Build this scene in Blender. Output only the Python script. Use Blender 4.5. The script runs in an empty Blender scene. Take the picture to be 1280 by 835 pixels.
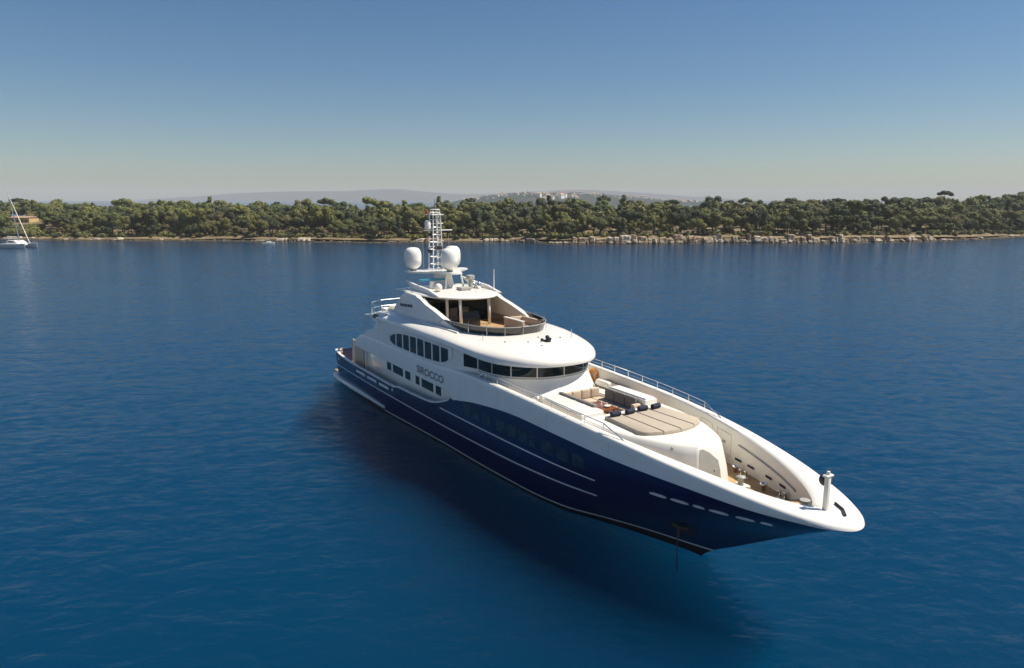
import bpy, bmesh, math, random
import numpy as np
from mathutils import Vector, Matrix, noise

R = math.radians
scene = bpy.context.scene
COL = scene.collection

# ---------------------------------------------------------------- camera, sky, sun, exposure
CAM_Z = 15.33
FPX = 886.8                       # focal length in pixels of the 1280 wide photograph
TH = math.atan((417.5 - 248.7) / FPX)
cam = bpy.data.cameras.new('camera')
cam.sensor_width = 36.0
cam.lens = FPX * 36.0 / 1280.0
cam.clip_start = 0.5
cam.clip_end = 20000
camo = bpy.data.objects.new('camera', cam)
camo.location = (0, 0, CAM_Z)
camo.rotation_euler = (R(90) - TH, 0, 0)
COL.objects.link(camo)
scene.camera = camo

SUN_EL = R(56.0)
SUN_AZ = R(5.0)                   # measured from +X towards +Y
sd = Vector((math.cos(SUN_AZ) * math.cos(SUN_EL), math.sin(SUN_AZ) * math.cos(SUN_EL), math.sin(SUN_EL)))
world = bpy.data.worlds.new('World')
scene.world = world
world.use_nodes = True
wn = world.node_tree
sky = wn.nodes.new('ShaderNodeTexSky')
sky.sky_type = 'NISHITA'
sky.sun_disc = False
sky.sun_elevation = SUN_EL
sky.sun_rotation = math.atan2(sd.x, sd.y)
sky.altitude = 0
sky.air_density = 1.0
sky.dust_density = 0.5
sky.ozone_density = 4.0
wn.nodes['Background'].inputs['Strength'].default_value = 0.057
hs_ = wn.nodes.new('ShaderNodeHueSaturation')
hs_.inputs['Saturation'].default_value = 1.20
wn.links.new(sky.outputs['Color'], hs_.inputs['Color'])
wn.links.new(hs_.outputs['Color'], wn.nodes['Background'].inputs['Color'])

sun = bpy.data.lights.new('sun', 'SUN')
sun.energy = 5.0
sun.angle = R(0.53)
sun.color = (1.0, 0.93, 0.80)
suno = bpy.data.objects.new('sun', sun)
suno.rotation_euler = sd.to_track_quat('Z', 'Y').to_euler()
suno.location = sd * 300
COL.objects.link(suno)

scene.view_settings.view_transform = 'Standard'
scene.view_settings.look = 'None'
scene.view_settings.exposure = 0.5
scene.view_settings.gamma = 1.0
scene.view_settings.use_curve_mapping = False
scene.cycles.volume_bounces = 0
scene.cycles.max_bounces = 8

# ---------------------------------------------------------------- materials
def mat(name, col, rough=0.5, metal=0.0, var=0.0, vscale=3.0, bump=0.0, bscale=20.0, coat=0.0, spec=0.5, trans=0.0, objvar=0.0):
    m = bpy.data.materials.new(name)
    m.use_nodes = True
    nt = m.node_tree
    b = nt.nodes['Principled BSDF']
    b.inputs['Base Color'].default_value = (*col, 1)
    b.inputs['Roughness'].default_value = rough
    b.inputs['Metallic'].default_value = metal
    b.inputs['Coat Weight'].default_value = coat
    b.inputs['Coat Roughness'].default_value = 0.05
    b.inputs['Specular IOR Level'].default_value = spec
    b.inputs['Transmission Weight'].default_value = trans
    tc = nt.nodes.new('ShaderNodeTexCoord')
    if var > 0 or objvar > 0:
        n = nt.nodes.new('ShaderNodeTexNoise')
        n.inputs['Scale'].default_value = vscale
        n.inputs['Detail'].default_value = 5
        nt.links.new(tc.outputs['Object'], n.inputs['Vector'])
        mr = nt.nodes.new('ShaderNodeMapRange')
        mr.inputs['From Min'].default_value = 0.3
        mr.inputs['From Max'].default_value = 0.7
        mr.inputs['To Min'].default_value = 1 - var
        mr.inputs['To Max'].default_value = 1 + var
        nt.links.new(n.outputs['Fac'], mr.inputs['Value'])
        hs = nt.nodes.new('ShaderNodeHueSaturation')
        hs.inputs['Color'].default_value = (*col, 1)
        if objvar > 0:
            oi = nt.nodes.new('ShaderNodeObjectInfo')
            m2 = nt.nodes.new('ShaderNodeMapRange')
            m2.inputs['To Min'].default_value = 1 - objvar
            m2.inputs['To Max'].default_value = 1 + objvar
            nt.links.new(oi.outputs['Random'], m2.inputs['Value'])
            mu = nt.nodes.new('ShaderNodeMath')
            mu.operation = 'MULTIPLY'
            nt.links.new(m2.outputs[0], mu.inputs[0])
            nt.links.new(mr.outputs[0], mu.inputs[1])
            nt.links.new(mu.outputs[0], hs.inputs['Value'])
            m3 = nt.nodes.new('ShaderNodeMapRange')
            m3.inputs['To Min'].default_value = 0.485
            m3.inputs['To Max'].default_value = 0.51
            nt.links.new(oi.outputs['Random'], m3.inputs['Value'])
            nt.links.new(m3.outputs[0], hs.inputs['Hue'])
        else:
            nt.links.new(mr.outputs[0], hs.inputs['Value'])
        nt.links.new(hs.outputs['Color'], b.inputs['Base Color'])
    if bump > 0:
        n2 = nt.nodes.new('ShaderNodeTexNoise')
        n2.inputs['Scale'].default_value = bscale
        n2.inputs['Detail'].default_value = 6
        nt.links.new(tc.outputs['Object'], n2.inputs['Vector'])
        bp = nt.nodes.new('ShaderNodeBump')
        bp.inputs['Distance'].default_value = bump
        nt.links.new(n2.outputs['Fac'], bp.inputs['Height'])
        nt.links.new(bp.outputs['Normal'], b.inputs['Normal'])
    return m

M = {}
M['white'] = mat('white_gelcoat', (0.75, 0.725, 0.67), 0.25, var=0.035, vscale=0.8, coat=0.3)
M['cream'] = mat('cream_paint', (0.62, 0.57, 0.49), 0.4, var=0.04, vscale=1.2)
M['offwhite'] = mat('off_white_paint', (0.72, 0.68, 0.60), 0.4, var=0.04, vscale=1.5)
M['navy'] = mat('navy_hull_paint', (0.005, 0.015, 0.062), 0.09, var=0.06, vscale=0.5, bump=0.0012, bscale=0.9, spec=0.45)
M['black'] = mat('black_antifouling', (0.008, 0.008, 0.01), 0.6, var=0.2)
M['stripe'] = mat('pale_stripe_paint', (0.72, 0.70, 0.66), 0.3)
M['glass'] = mat('dark_window_glass', (0.003, 0.012, 0.014), 0.03, spec=0.35)
M['hullglass'] = mat('hull_window_glass', (0.020, 0.036, 0.050), 0.05, var=0.7, vscale=2.2, spec=0.5)  # mottled, lightened colour paints in the panes' reflections and curtains
M['letter'] = mat('lettering_grey', (0.13, 0.13, 0.14), 0.4)
M['smoke'] = mat('smoked_screen', (0.035, 0.032, 0.03), 0.08, spec=0.6)
M['chrome'] = mat('polished_steel', (0.75, 0.74, 0.72), 0.15, metal=1.0)
M['grey'] = mat('grey_paint', (0.33, 0.32, 0.30), 0.45, var=0.05)
M['dark'] = mat('dark_trim', (0.02, 0.02, 0.022), 0.4)
M['darkgrey'] = mat('dark_grey_fabric', (0.20, 0.185, 0.165), 0.9, var=0.12, vscale=8, bump=0.01, bscale=30)
M['beige'] = mat('beige_cushion', (0.50, 0.40, 0.30), 0.9, var=0.06, vscale=4, bump=0.01, bscale=12)
M['pad'] = mat('sand_sunpad', (0.40, 0.34, 0.27), 0.9, var=0.05, vscale=4, bump=0.008, bscale=14)
M['cushion'] = mat('navy_cushion', (0.012, 0.016, 0.04), 0.85, var=0.2, vscale=10)
M['wood'] = mat('varnished_wood', (0.20, 0.06, 0.018), 0.25, var=0.3, vscale=6, coat=0.4)
M['orange'] = mat('lifebuoy_orange', (0.55, 0.20, 0.02), 0.5, var=0.1)
M['red'] = mat('red_plastic', (0.35, 0.02, 0.02), 0.4)
M['teal'] = mat('radar_blue', (0.03, 0.22, 0.33), 0.35)
M['rust'] = mat('rusty_iron', (0.055, 0.036, 0.028), 0.8, var=0.5, vscale=12)
M['brass'] = mat('brass', (0.45, 0.30, 0.12), 0.35, metal=1.0)

def teak_material():
    m = mat('teak_planks', (0.42, 0.27, 0.13), 0.65)
    nt = m.node_tree
    tc = nt.nodes.new('ShaderNodeTexCoord')
    sx = nt.nodes.new('ShaderNodeSeparateXYZ')
    nt.links.new(tc.outputs['Object'], sx.inputs[0])
    mul = nt.nodes.new('ShaderNodeMath'); mul.operation = 'MULTIPLY'; mul.inputs[1].default_value = 9.0
    nt.links.new(sx.outputs['Y'], mul.inputs[0])
    fr = nt.nodes.new('ShaderNodeMath'); fr.operation = 'FRACT'
    nt.links.new(mul.outputs[0], fr.inputs[0])
    lt = nt.nodes.new('ShaderNodeMath'); lt.operation = 'LESS_THAN'; lt.inputs[1].default_value = 0.08
    nt.links.new(fr.outputs[0], lt.inputs[0])
    no = nt.nodes.new('ShaderNodeTexNoise'); no.inputs['Scale'].default_value = 2.0; no.inputs['Detail'].default_value = 6
    nt.links.new(tc.outputs['Object'], no.inputs['Vector'])
    ra = nt.nodes.new('ShaderNodeMix'); ra.data_type = 'RGBA'
    ra.inputs['A'].default_value = (0.34, 0.20, 0.085, 1); ra.inputs['B'].default_value = (0.50, 0.34, 0.17, 1)
    nt.links.new(no.outputs['Fac'], ra.inputs['Factor'])
    mx = nt.nodes.new('ShaderNodeMix'); mx.data_type = 'RGBA'
    mx.inputs['B'].default_value = (0.10, 0.06, 0.03, 1)
    nt.links.new(ra.outputs['Result'], mx.inputs['A'])
    nt.links.new(lt.outputs[0], mx.inputs['Factor'])
    nt.links.new(mx.outputs['Result'], nt.nodes['Principled BSDF'].inputs['Base Color'])
    return m
M['teak'] = teak_material()
M['doorgrey'] = mat('grey_locker_door', (0.30, 0.29, 0.26), 0.5, var=0.05)

# ---------------------------------------------------------------- mesh helpers
def new():
    return bmesh.new()

def obj(name, bm, m, parent=None, smooth=False, recalc=True, angle=None):
    if recalc:
        bmesh.ops.recalc_face_normals(bm, faces=bm.faces[:])
    me = bpy.data.meshes.new(name)
    bm.to_mesh(me)
    bm.free()
    me.materials.append(m)
    if smooth or angle:
        me.polygons.foreach_set('use_smooth', [True] * len(me.polygons))
    if angle:
        me.set_sharp_from_angle(angle=R(angle))
    o = bpy.data.objects.new(name, me)
    COL.objects.link(o)
    if parent is not None:
        o.parent = parent
    return o

def tag(o, label=None, cat=None, group=None, kind=None):
    if label: o['label'] = label
    if cat: o['category'] = cat
    if group: o['group'] = group
    if kind: o['kind'] = kind
    return o

def empty(name, loc, rz=0.0):
    o = bpy.data.objects.new(name, None)
    o.empty_display_size = 0.3
    COL.objects.link(o)
    o.location = loc
    o.rotation_euler = (0, 0, rz)
    return o

def grid(bm, rows, closed=False):
    vs = [[bm.verts.new(p) for p in r] for r in rows]
    n = len(vs)
    for i in range(n if closed else n - 1):
        a, b = vs[i], vs[(i + 1) % n]
        for j in range(len(a) - 1):
            q = [a[j], a[j + 1], b[j + 1], b[j]]
            try:
                bm.faces.new(q)
            except ValueError:
                pass
    return vs

def weld(bm, d=1e-4):
    bmesh.ops.remove_doubles(bm, verts=bm.verts[:], dist=d)
    bmesh.ops.dissolve_degenerate(bm, dist=1e-5, edges=bm.edges[:])

def poly(bm, pts):
    return bm.faces.new([bm.verts.new(p) for p in pts])

def prism(bm, outline, z0, z1):
    """outline in plan, extruded from z0 to z1"""
    a = [bm.verts.new((x, y, z0)) for x, y in outline]
    b = [bm.verts.new((x, y, z1)) for x, y in outline]
    n = len(a)
    for i in range(n):
        bm.faces.new([a[i], a[(i + 1) % n], b[(i + 1) % n], b[i]])
    bm.faces.new(a[::-1]); bm.faces.new(b)
    return a + b

def side_prism(bm, outline, y0, y1, bev=0.0):
    """outline in (x,z), extruded across the boat"""
    a = [bm.verts.new((x, y0, z)) for x, z in outline]
    b = [bm.verts.new((x, y1, z)) for x, z in outline]
    n = len(a)
    fs = []
    for i in range(n):
        fs.append(bm.faces.new([a[i], a[(i + 1) % n], b[(i + 1) % n], b[i]]))
    f1 = bm.faces.new(a[::-1]); f2 = bm.faces.new(b)
    if bev > 0:
        bmesh.ops.bevel(bm, geom=list(f1.edges) + list(f2.edges), offset=bev, segments=3, profile=0.5, affect='EDGES')

def box(bm, lo, hi, bev=0.0, seg=2, mtx=None):
    r = bmesh.ops.create_cube(bm, size=1.0)
    vs = r['verts']
    for v in vs:
        v.co = Vector(((lo[i] + hi[i]) / 2 + v.co[i] * (hi[i] - lo[i]) for i in range(3)))
    if bev > 0:
        es = list({e for v in vs for e in v.link_edges})
        o = bmesh.ops.bevel(bm, geom=es, offset=bev, segments=seg, profile=0.5, affect='EDGES')
        vs = list({v for f in o['faces'] for v in f.verts} | {v for v in vs if v.is_valid})
    if mtx is not None:
        for v in vs: v.co = mtx @ v.co
    return vs

def tube(bm, pts, r, n=6):
    pts = [Vector(p) for p in pts]
    rings = []
    for i, p in enumerate(pts):
        d = (pts[min(i + 1, len(pts) - 1)] - pts[max(i - 1, 0)]).normalized()
        up = Vector((0, 0, 1)) if abs(d.z) < 0.95 else Vector((1, 0, 0))
        a = d.cross(up).normalized(); b = d.cross(a)
        rr = r[i] if isinstance(r, (list, tuple)) else r
        rings.append([bm.verts.new(p + (a * math.cos(k * 2 * math.pi / n) + b * math.sin(k * 2 * math.pi / n)) * rr) for k in range(n)])
    for i in range(len(rings) - 1):
        for k in range(n):
            bm.faces.new([rings[i][k], rings[i][(k + 1) % n], rings[i + 1][(k + 1) % n], rings[i + 1][k]])
    bm.faces.new(rings[0][::-1]); bm.faces.new(rings[-1])

def lathe(bm, prof, c, n=24, axis='z'):
    """prof: (radius, height) pairs"""
    rows = []
    for k in range(n):
        a = 2 * math.pi * k / n
        row = []
        for r, h in prof:
            p = (r * math.cos(a), r * math.sin(a), h)
            if axis == 'x': p = (h, r * math.cos(a), r * math.sin(a))
            if axis == 'y': p = (r * math.cos(a), h, r * math.sin(a))
            row.append((c[0] + p[0], c[1] + p[1], c[2] + p[2]))
        rows.append(row)
    grid(bm, rows, closed=True)
    weld(bm)

def ball(bm, c, r, seg=16, squash=1.0):
    prof = [(r * math.sin(math.pi * i / 10), -r * squash * math.cos(math.pi * i / 10)) for i in range(11)]
    lathe(bm, prof, c, seg)

def torus(bm, c, R0, r, axis='y', n=20, m=8):
    rows = []
    for i in range(n):
        a = 2 * math.pi * i / n
        row = []
        for j in range(m + 1):
            b = 2 * math.pi * j / m
            q = R0 + r * math.cos(b)
            p = (q * math.cos(a), r * math.sin(b), q * math.sin(a)) if axis == 'y' else (q * math.cos(a), q * math.sin(a), r * math.sin(b))
            row.append(tuple(c[k] + p[k] for k in range(3)))
        rows.append(row)
    grid(bm, rows, closed=True)
    weld(bm)

def curve(xs, ys):
    """monotone cubic through the points"""
    xs = np.array(xs, float); ys = np.array(ys, float); h = np.diff(xs); d = np.diff(ys) / h
    m = np.zeros(len(xs)); m[0] = d[0]; m[-1] = d[-1]
    for i in range(1, len(xs) - 1):
        if d[i - 1] * d[i] > 0:
            w1 = 2 * h[i] + h[i - 1]; w2 = h[i] + 2 * h[i - 1]
            m[i] = (w1 + w2) / (w1 / d[i - 1] + w2 / d[i])
    def fn(x):
        x = min(max(x, xs[0]), xs[-1])
        i = min(int(np.searchsorted(xs, x, side='right')) - 1, len(xs) - 2)
        t = (x - xs[i]) / h[i]
        return float((2*t**3-3*t*t+1)*ys[i] + (t**3-2*t*t+t)*h[i]*m[i] + (3*t*t-2*t**3)*ys[i+1] + (t**3-t*t)*h[i]*m[i+1])
    return fn

def lerp(a, b, t): return a + (b - a) * t
def smooth(t):
    t = min(max(t, 0.0), 1.0)
    return t * t * (3 - 2 * t)

def ground_at(px, py, z=0.0):
    """where the sight line of a photograph pixel meets height z"""
    d = Vector(((px - 640) / FPX, 1.0, -(py - 417.5) / FPX))
    c, s = math.cos(TH), math.sin(TH)
    w = Vector((d.x, d.y * c + d.z * s, -d.y * s + d.z * c))
    t = (z - CAM_Z) / w.z
    return Vector((w.x * t, w.y * t, z))

# ---------------------------------------------------------------- sea
def water_material():
    """a clear rippled surface over water that scatters blue light back from its depth"""
    m = bpy.data.materials.new('sea_water')
    m.use_nodes = True
    nt = m.node_tree; L = nt.links.new
    for n in list(nt.nodes):
        if n.type == 'BSDF_PRINCIPLED': nt.nodes.remove(n)
    out = nt.nodes['Material Output']
    tc = nt.nodes.new('ShaderNodeTexCoord')
    def wave(scale, sx, rot, detail, rough=0.55):
        mp = nt.nodes.new('ShaderNodeMapping')
        mp.inputs['Rotation'].default_value = (0, 0, rot)
        mp.inputs['Scale'].default_value = (sx, 1, 1)
        L(tc.outputs['Object'], mp.inputs['Vector'])
        n = nt.nodes.new('ShaderNodeTexNoise')
        n.inputs['Scale'].default_value = scale
        n.inputs['Detail'].default_value = detail
        n.inputs['Roughness'].default_value = rough
        n.inputs['Distortion'].default_value = 0.5
        L(mp.outputs[0], n.inputs['Vector'])
        return n.outputs['Fac']
    def mul(a, k):
        n = nt.nodes.new('ShaderNodeMath'); n.operation = 'MULTIPLY'; n.inputs[1].default_value = k
        L(a, n.inputs[0]); return n.outputs[0]
    def add(a, c):
        n = nt.nodes.new('ShaderNodeMath'); n.operation = 'ADD'
        L(a, n.inputs[0]); L(c, n.inputs[1]); return n.outputs[0]
    h = add(add(mul(wave(0.16, 0.5, R(-14), 3), 0.50), mul(wave(0.75, 0.55, R(-22), 4), 0.30)), mul(wave(2.4, 0.6, R(12), 4, 0.6), 0.11))
    bp = nt.nodes.new('ShaderNodeBump')
    bp.inputs['Strength'].default_value = 1.0
    bp.inputs['Distance'].default_value = 0.42
    L(h, bp.inputs['Height'])
    # fine ripples as true facet slopes, so that distant water stays rough
    mpf = nt.nodes.new('ShaderNodeMapping'); mpf.inputs['Rotation'].default_value = (0, 0, R(-18)); mpf.inputs['Scale'].default_value = (0.6, 1, 1)
    L(tc.outputs['Object'], mpf.inputs['Vector'])
    nf = nt.nodes.new('ShaderNodeTexNoise'); nf.inputs['Scale'].default_value = 1.7; nf.inputs['Detail'].default_value = 4
    L(mpf.outputs[0], nf.inputs['Vector'])
    vs_ = nt.nodes.new('ShaderNodeVectorMath'); vs_.operation = 'SUBTRACT'; vs_.inputs[1].default_value = (0.5, 0.5, 0.5)
    L(nf.outputs['Color'], vs_.inputs[0])
    vm = nt.nodes.new('ShaderNodeVectorMath'); vm.operation = 'MULTIPLY'; vm.inputs[1].default_value = (0.26, 0.38, 0.0)
    L(vs_.outputs[0], vm.inputs[0])
    # wind patches and calmer slicks
    wp = nt.nodes.new('ShaderNodeMapRange'); wp.inputs['From Min'].default_value = 0.36; wp.inputs['From Max'].default_value = 0.64
    wp.inputs['To Min'].default_value = 0.45; wp.inputs['To Max'].default_value = 1.6
    L(wave(0.018, 0.35, R(8), 3), wp.inputs['Value'])
    vp = nt.nodes.new('ShaderNodeVectorMath'); vp.operation = 'SCALE'
    L(vm.outputs[0], vp.inputs[0]); L(wp.outputs[0], vp.inputs['Scale'])
    va = nt.nodes.new('ShaderNodeVectorMath'); va.operation = 'ADD'
    L(bp.outputs['Normal'], va.inputs[0]); L(vp.outputs[0], va.inputs[1])
    vn = nt.nodes.new('ShaderNodeVectorMath'); vn.operation = 'NORMALIZE'
    L(va.outputs[0], vn.inputs[0])
    NRM = vn.outputs[0]
    gl = nt.nodes.new('ShaderNodeBsdfGlossy')
    gl.inputs['Roughness'].default_value = 0.12
    L(NRM, gl.inputs['Normal'])
    tr = nt.nodes.new('ShaderNodeBsdfTransparent')
    fr = nt.nodes.new('ShaderNodeFresnel')
    geo = nt.nodes.new('ShaderNodeNewGeometry')
    io = nt.nodes.new('ShaderNodeMapRange'); io.inputs['To Min'].default_value = 1.333; io.inputs['To Max'].default_value = 1 / 1.333
    L(geo.outputs['Backfacing'], io.inputs['Value']); L(io.outputs[0], fr.inputs['IOR'])
    L(NRM, fr.inputs['Normal'])
    mx = nt.nodes.new('ShaderNodeMixShader')
    L(fr.outputs[0], mx.inputs[0]); L(tr.outputs[0], mx.inputs[1]); L(gl.outputs[0], mx.inputs[2])
    L(mx.outputs[0], out.inputs['Surface'])
    sc_ = nt.nodes.new('ShaderNodeVolumeScatter')
    ab = nt.nodes.new('ShaderNodeVolumeAbsorption')
    K = 0.16
    alb = (0.0002, 0.152, 0.39)
    sc_.inputs['Color'].default_value = (*alb, 1); sc_.inputs['Density'].default_value = K
    ab.inputs['Color'].default_value = (*alb, 1); ab.inputs['Density'].default_value = K
    ad = nt.nodes.new('ShaderNodeAddShader')
    L(sc_.outputs[0], ad.inputs[0]); L(ab.outputs[0], ad.inputs[1])
    L(ad.outputs[0], out.inputs['Volume'])
    return m

bm = new()
ys = [-400, -100, 0, 40, 90, 160, 260, 420, 700, 1500, 3500, 7000]
xs = [-4500, -1500, -500, -150, -50, 0, 50, 150, 500, 1500, 4500]
top = grid(bm, [[(x, y, 0) for x in xs] for y in ys])
edge = [r[0] for r in top] + top[-1][1:] + [r[-1] for r in top[::-1]][1:] + top[0][::-1][1:-1]
low = [bm.verts.new((v.co.x, v.co.y, -60)) for v in edge]
n_ = len(edge)
for k in range(n_):
    bm.faces.new([edge[k], edge[(k + 1) % n_], low[(k + 1) % n_], low[k]])
bm.faces.new(low)
tag(obj('sea', bm, water_material()), kind='structure')

# ---------------------------------------------------------------- island: terrain and rocky shore
rnd = random.Random(7)
shore_px = [(-420, 297), (-200, 298), (0, 299), (120, 301), (240, 301), (340, 302), (430, 303), (480, 303.5), (560, 303), (640, 302.5), (700, 305), (800, 305), (900, 304), (1000, 304.5), (1100, 303), (1180, 301), (1240, 298), (1300, 295), (1500, 292), (1750, 289)]
sp = [ground_at(*p) for p in shore_px]
shore_y = curve([p.x for p in sp], [p.y for p in sp])
canopy = curve([-400, 0, 100, 200, 250, 300, 400, 480, 540, 600, 700, 800, 900, 1000, 1100, 1170, 1220, 1280, 1700],
               [252.5, 252.5, 252.5, 253.5, 254.8, 255.2, 255.2, 255, 254, 252.5, 252.5, 254, 251.5, 251.5, 252.5, 250, 246, 243, 241])
cliff_h = curve([-400, 0, 240, 380, 480, 600, 690, 760, 1000, 1150, 1230, 1290, 1700],
                [0.8, 0.9, 1.1, 1.6, 1.3, 1.2, 2.0, 2.7, 2.7, 2.1, 1.6, 0.8, 0.8])

def pix_x(x, y): return 640 + FPX * x / y

def land_z(x, y):
    d = y - shore_y(x)
    top = CAM_Z + (248.7 - canopy(pix_x(x, y))) / FPX * y - 8.2
    base = cliff_h(pix_x(x, y)) * 0.92
    z = lerp(base, max(top, base), smooth((d - 3) / 105.0))
    z += 0.5 * noise.noise(Vector((x * 0.05, y * 0.05, 0)))
    if d > 150: z = lerp(z, -2.0, smooth((d - 150) / 90.0))
    return z

M['soil'] = mat('dry_soil', (0.16, 0.12, 0.06), 0.95, var=0.35, vscale=0.15, bump=0.3, bscale=0.6)
bm = new()
rows = []
for d in [1.5, 4, 8, 14, 22, 32, 45, 60, 75, 90, 110, 130, 150, 175, 200, 240]:
    row = []
    for i in range(111):
        x = -330 + 6 * i
        y = shore_y(x) + d
        row.append((x, y, land_z(x, y) if d > 2 else land_z(x, y) - 0.6))
    rows.append(row)
grid(bm, rows)
tag(obj('island_terrain', bm, M['soil'], smooth=True), kind='structure')

def rock_material():
    m = mat('shore_limestone', (0.42, 0.34, 0.23), 0.95, bump=0.25, bscale=1.3)
    nt = m.node_tree; L = nt.links.new
    tc = nt.nodes.new('ShaderNodeTexCoord')
    n = nt.nodes.new('ShaderNodeTexNoise'); n.inputs['Scale'].default_value = 0.35; n.inputs['Detail'].default_value = 8
    L(tc.outputs['Object'], n.inputs['Vector'])
    cr = nt.nodes.new('ShaderNodeValToRGB')
    cr.color_ramp.elements[0].position = 0.34; cr.color_ramp.elements[0].color = (0.11, 0.075, 0.045, 1)
    cr.color_ramp.elements[1].position = 0.58; cr.color_ramp.elements[1].color = (0.42, 0.37, 0.29, 1)
    e = cr.color_ramp.elements.new(0.46); e.color = (0.27, 0.20, 0.13, 1)
    L(n.outputs['Fac'], cr.inputs[0])
    sx = nt.nodes.new('ShaderNodeSeparateXYZ'); L(tc.outputs['Object'], sx.inputs[0])
    mr = nt.nodes.new('ShaderNodeMapRange'); mr.inputs['From Min'].default_value = 0.25; mr.inputs['From Max'].default_value = 0.6
    L(sx.outputs['Z'], mr.inputs['Value'])
    mx = nt.nodes.new('ShaderNodeMix'); mx.data_type = 'RGBA'; mx.inputs['A'].default_value = (0.05, 0.042, 0.03, 1)
    L(cr.outputs[0], mx.inputs['B']); L(mr.outputs[0], mx.inputs['Factor'])
    L(mx.outputs['Result'], nt.nodes['Principled BSDF'].inputs['Base Color'])
    return m
M['rock'] = rock_material()
edges_ = [-331.0]
brnd = random.Random(5)
while edges_[-1] < 331: edges_.append(edges_[-1] + brnd.choice([brnd.uniform(0.9, 2.2), brnd.uniform(1.5, 4.5)]))
bh = [brnd.uniform(0.40, 1.2) for _ in edges_]
bo = [brnd.uniform(-0.9, 0.7) for _ in edges_]
bl = [brnd.uniform(0.25, 0.7) for _ in edges_]
bm = new()
rows = []
for i in range(1651):
    x = -330 + 0.4 * i
    y0 = shore_y(x)
    k_ = int(np.searchsorted(edges_, x)) - 1
    e_ = min(x - edges_[k_], edges_[k_ + 1] - x)
    crack = 1 - smooth(e_ / 0.45)
    h = cliff_h(pix_x(x, y0))
    gap = noise.noise(Vector((x * 0.06, 1.7, 0)))
    low = smooth((gap + 0.05) / 0.25) if h < 2.3 else 1.0
    hh = max(0.25, h * bh[k_] * (0.35 + 0.65 * low) * (1 - 0.25 * crack))
    ledge = bl[k_]
    row = []
    for k, (f, dy) in enumerate([(-0.6, -1.6), (-0.05, -0.8), (0.06, -0.5), (ledge * 0.6, -0.3), (ledge, -0.15), (ledge + 0.03, 0.35), (0.9, 0.55), (1.0, 0.95), (1.03, 2.2), (1.0, 4.5), (0.8, 9.0)]):
        w = bo[k_] * (1 if k < 9 else 0.2) - 0.9 * crack * (1 if 1 < k < 8 else 0) + 0.35 * noise.noise(Vector((x * 1.1, k * 0.8, 4.0)))
        row.append((x, y0 + dy - w + 1.0 * gap, hh * f + (0.12 * noise.noise(Vector((x * 1.3, k, 7.0))) if k > 1 else 0)))
    rows.append(row)
grid(bm, rows)
tag(obj('rocky_shore', bm, M['rock'], smooth=False), kind='structure')

# ---------------------------------------------------------------- trees
FOL = [mat('foliage_olive', (0.120, 0.118, 0.025), 0.85, var=0.28, vscale=0.5, objvar=0.2),
       mat('foliage_dark', (0.046, 0.058, 0.019), 0.85, var=0.28, vscale=0.5, objvar=0.2),
       mat('foliage_green', (0.088, 0.100, 0.024), 0.85, var=0.28, vscale=0.5, objvar=0.2),
       mat('foliage_dry', (0.118, 0.108, 0.034), 0.85, var=0.28, vscale=0.5, objvar=0.2)]
M['bark'] = mat('pine_bark', (0.10, 0.07, 0.05), 0.95, var=0.3, vscale=3)

def crown_data(seed, kind, leaves, size):
    """vertices and faces of a crown of leaf clumps; kind: round, tall, umbrella, bush"""
    r = random.Random(seed)
    V, Fc = [], []
    if kind == 'round':
        lobes = [(Vector((r.uniform(-1.9, 1.9), r.uniform(-1.9, 1.9), r.uniform(2.6, 5.0))), r.uniform(0.9, 1.6)) for _ in range(9)]
    elif kind == 'tall':
        lobes = [(Vector((r.uniform(-1, 1) * (1.3 - 0.13 * k), r.uniform(-1, 1) * (1.3 - 0.13 * k), 1.8 + 0.72 * k)), 1.45 - 0.11 * k) for k in range(8)]
    elif kind == 'umbrella':
        lobes = [(Vector((2.6 * math.cos(a) * q, 2.6 * math.sin(a) * q, 5.6 + r.uniform(-0.35, 0.5) - 0.5 * q)), r.uniform(0.8, 1.2)) for a, q in [(r.uniform(0, 6.28), math.sqrt(r.random())) for _ in range(10)]]
    else:
        lobes = [(Vector((r.uniform(-0.9, 0.9), r.uniform(-0.9, 0.9), r.uniform(0.3, 1.0))), r.uniform(0.5, 0.9)) for _ in range(4)]
    zf = 0.6 if kind == 'umbrella' else 0.85
    for c, rad in lobes:
        # irregular dense heart of the lobe
        b0 = len(V)
        ring = 7
        for i in range(5):
            th = math.pi * i / 4
            for k in range(ring):
                ph = 2 * math.pi * k / ring + 0.4 * i
                q = rad * 0.80 * r.uniform(0.78, 1.1)
                V.append((c.x + q * math.sin(th) * math.cos(ph), c.y + q * math.sin(th) * math.sin(ph), c.z + zf * q * math.cos(th)))
        for i in range(4):
            for k in range(ring):
                Fc.append((b0 + i * ring + k, b0 + i * ring + (k + 1) % ring, b0 + (i + 1) * ring + (k + 1) % ring, b0 + (i + 1) * ring + k))
        for _ in range(int(leaves * rad * rad / 1.5)):
            d = Vector((r.gauss(0, 1), r.gauss(0, 1), r.gauss(0.25, 1))).normalized()
            p = c + Vector((d.x, d.y, d.z * zf)) * rad * r.uniform(0.74, 1.08)
            n = (d + Vector((r.uniform(-1, 1), r.uniform(-1, 1), r.uniform(-1, 1))) * 0.35).normalized()
            a = n.cross(Vector((0.3, 0.2, 1))).normalized(); b = n.cross(a)
            s = size * r.uniform(0.6, 1.3)
            k0 = len(V)
            for u, w in ((-1, -0.6), (1, -0.8), (0.8, 0.7), (-0.7, 0.9)):
                V.append(tuple(p + a * s * u * 0.5 + b * s * w * 0.5))
            Fc.append((k0, k0 + 1, k0 + 2, k0 + 3))
    return V, Fc

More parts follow.
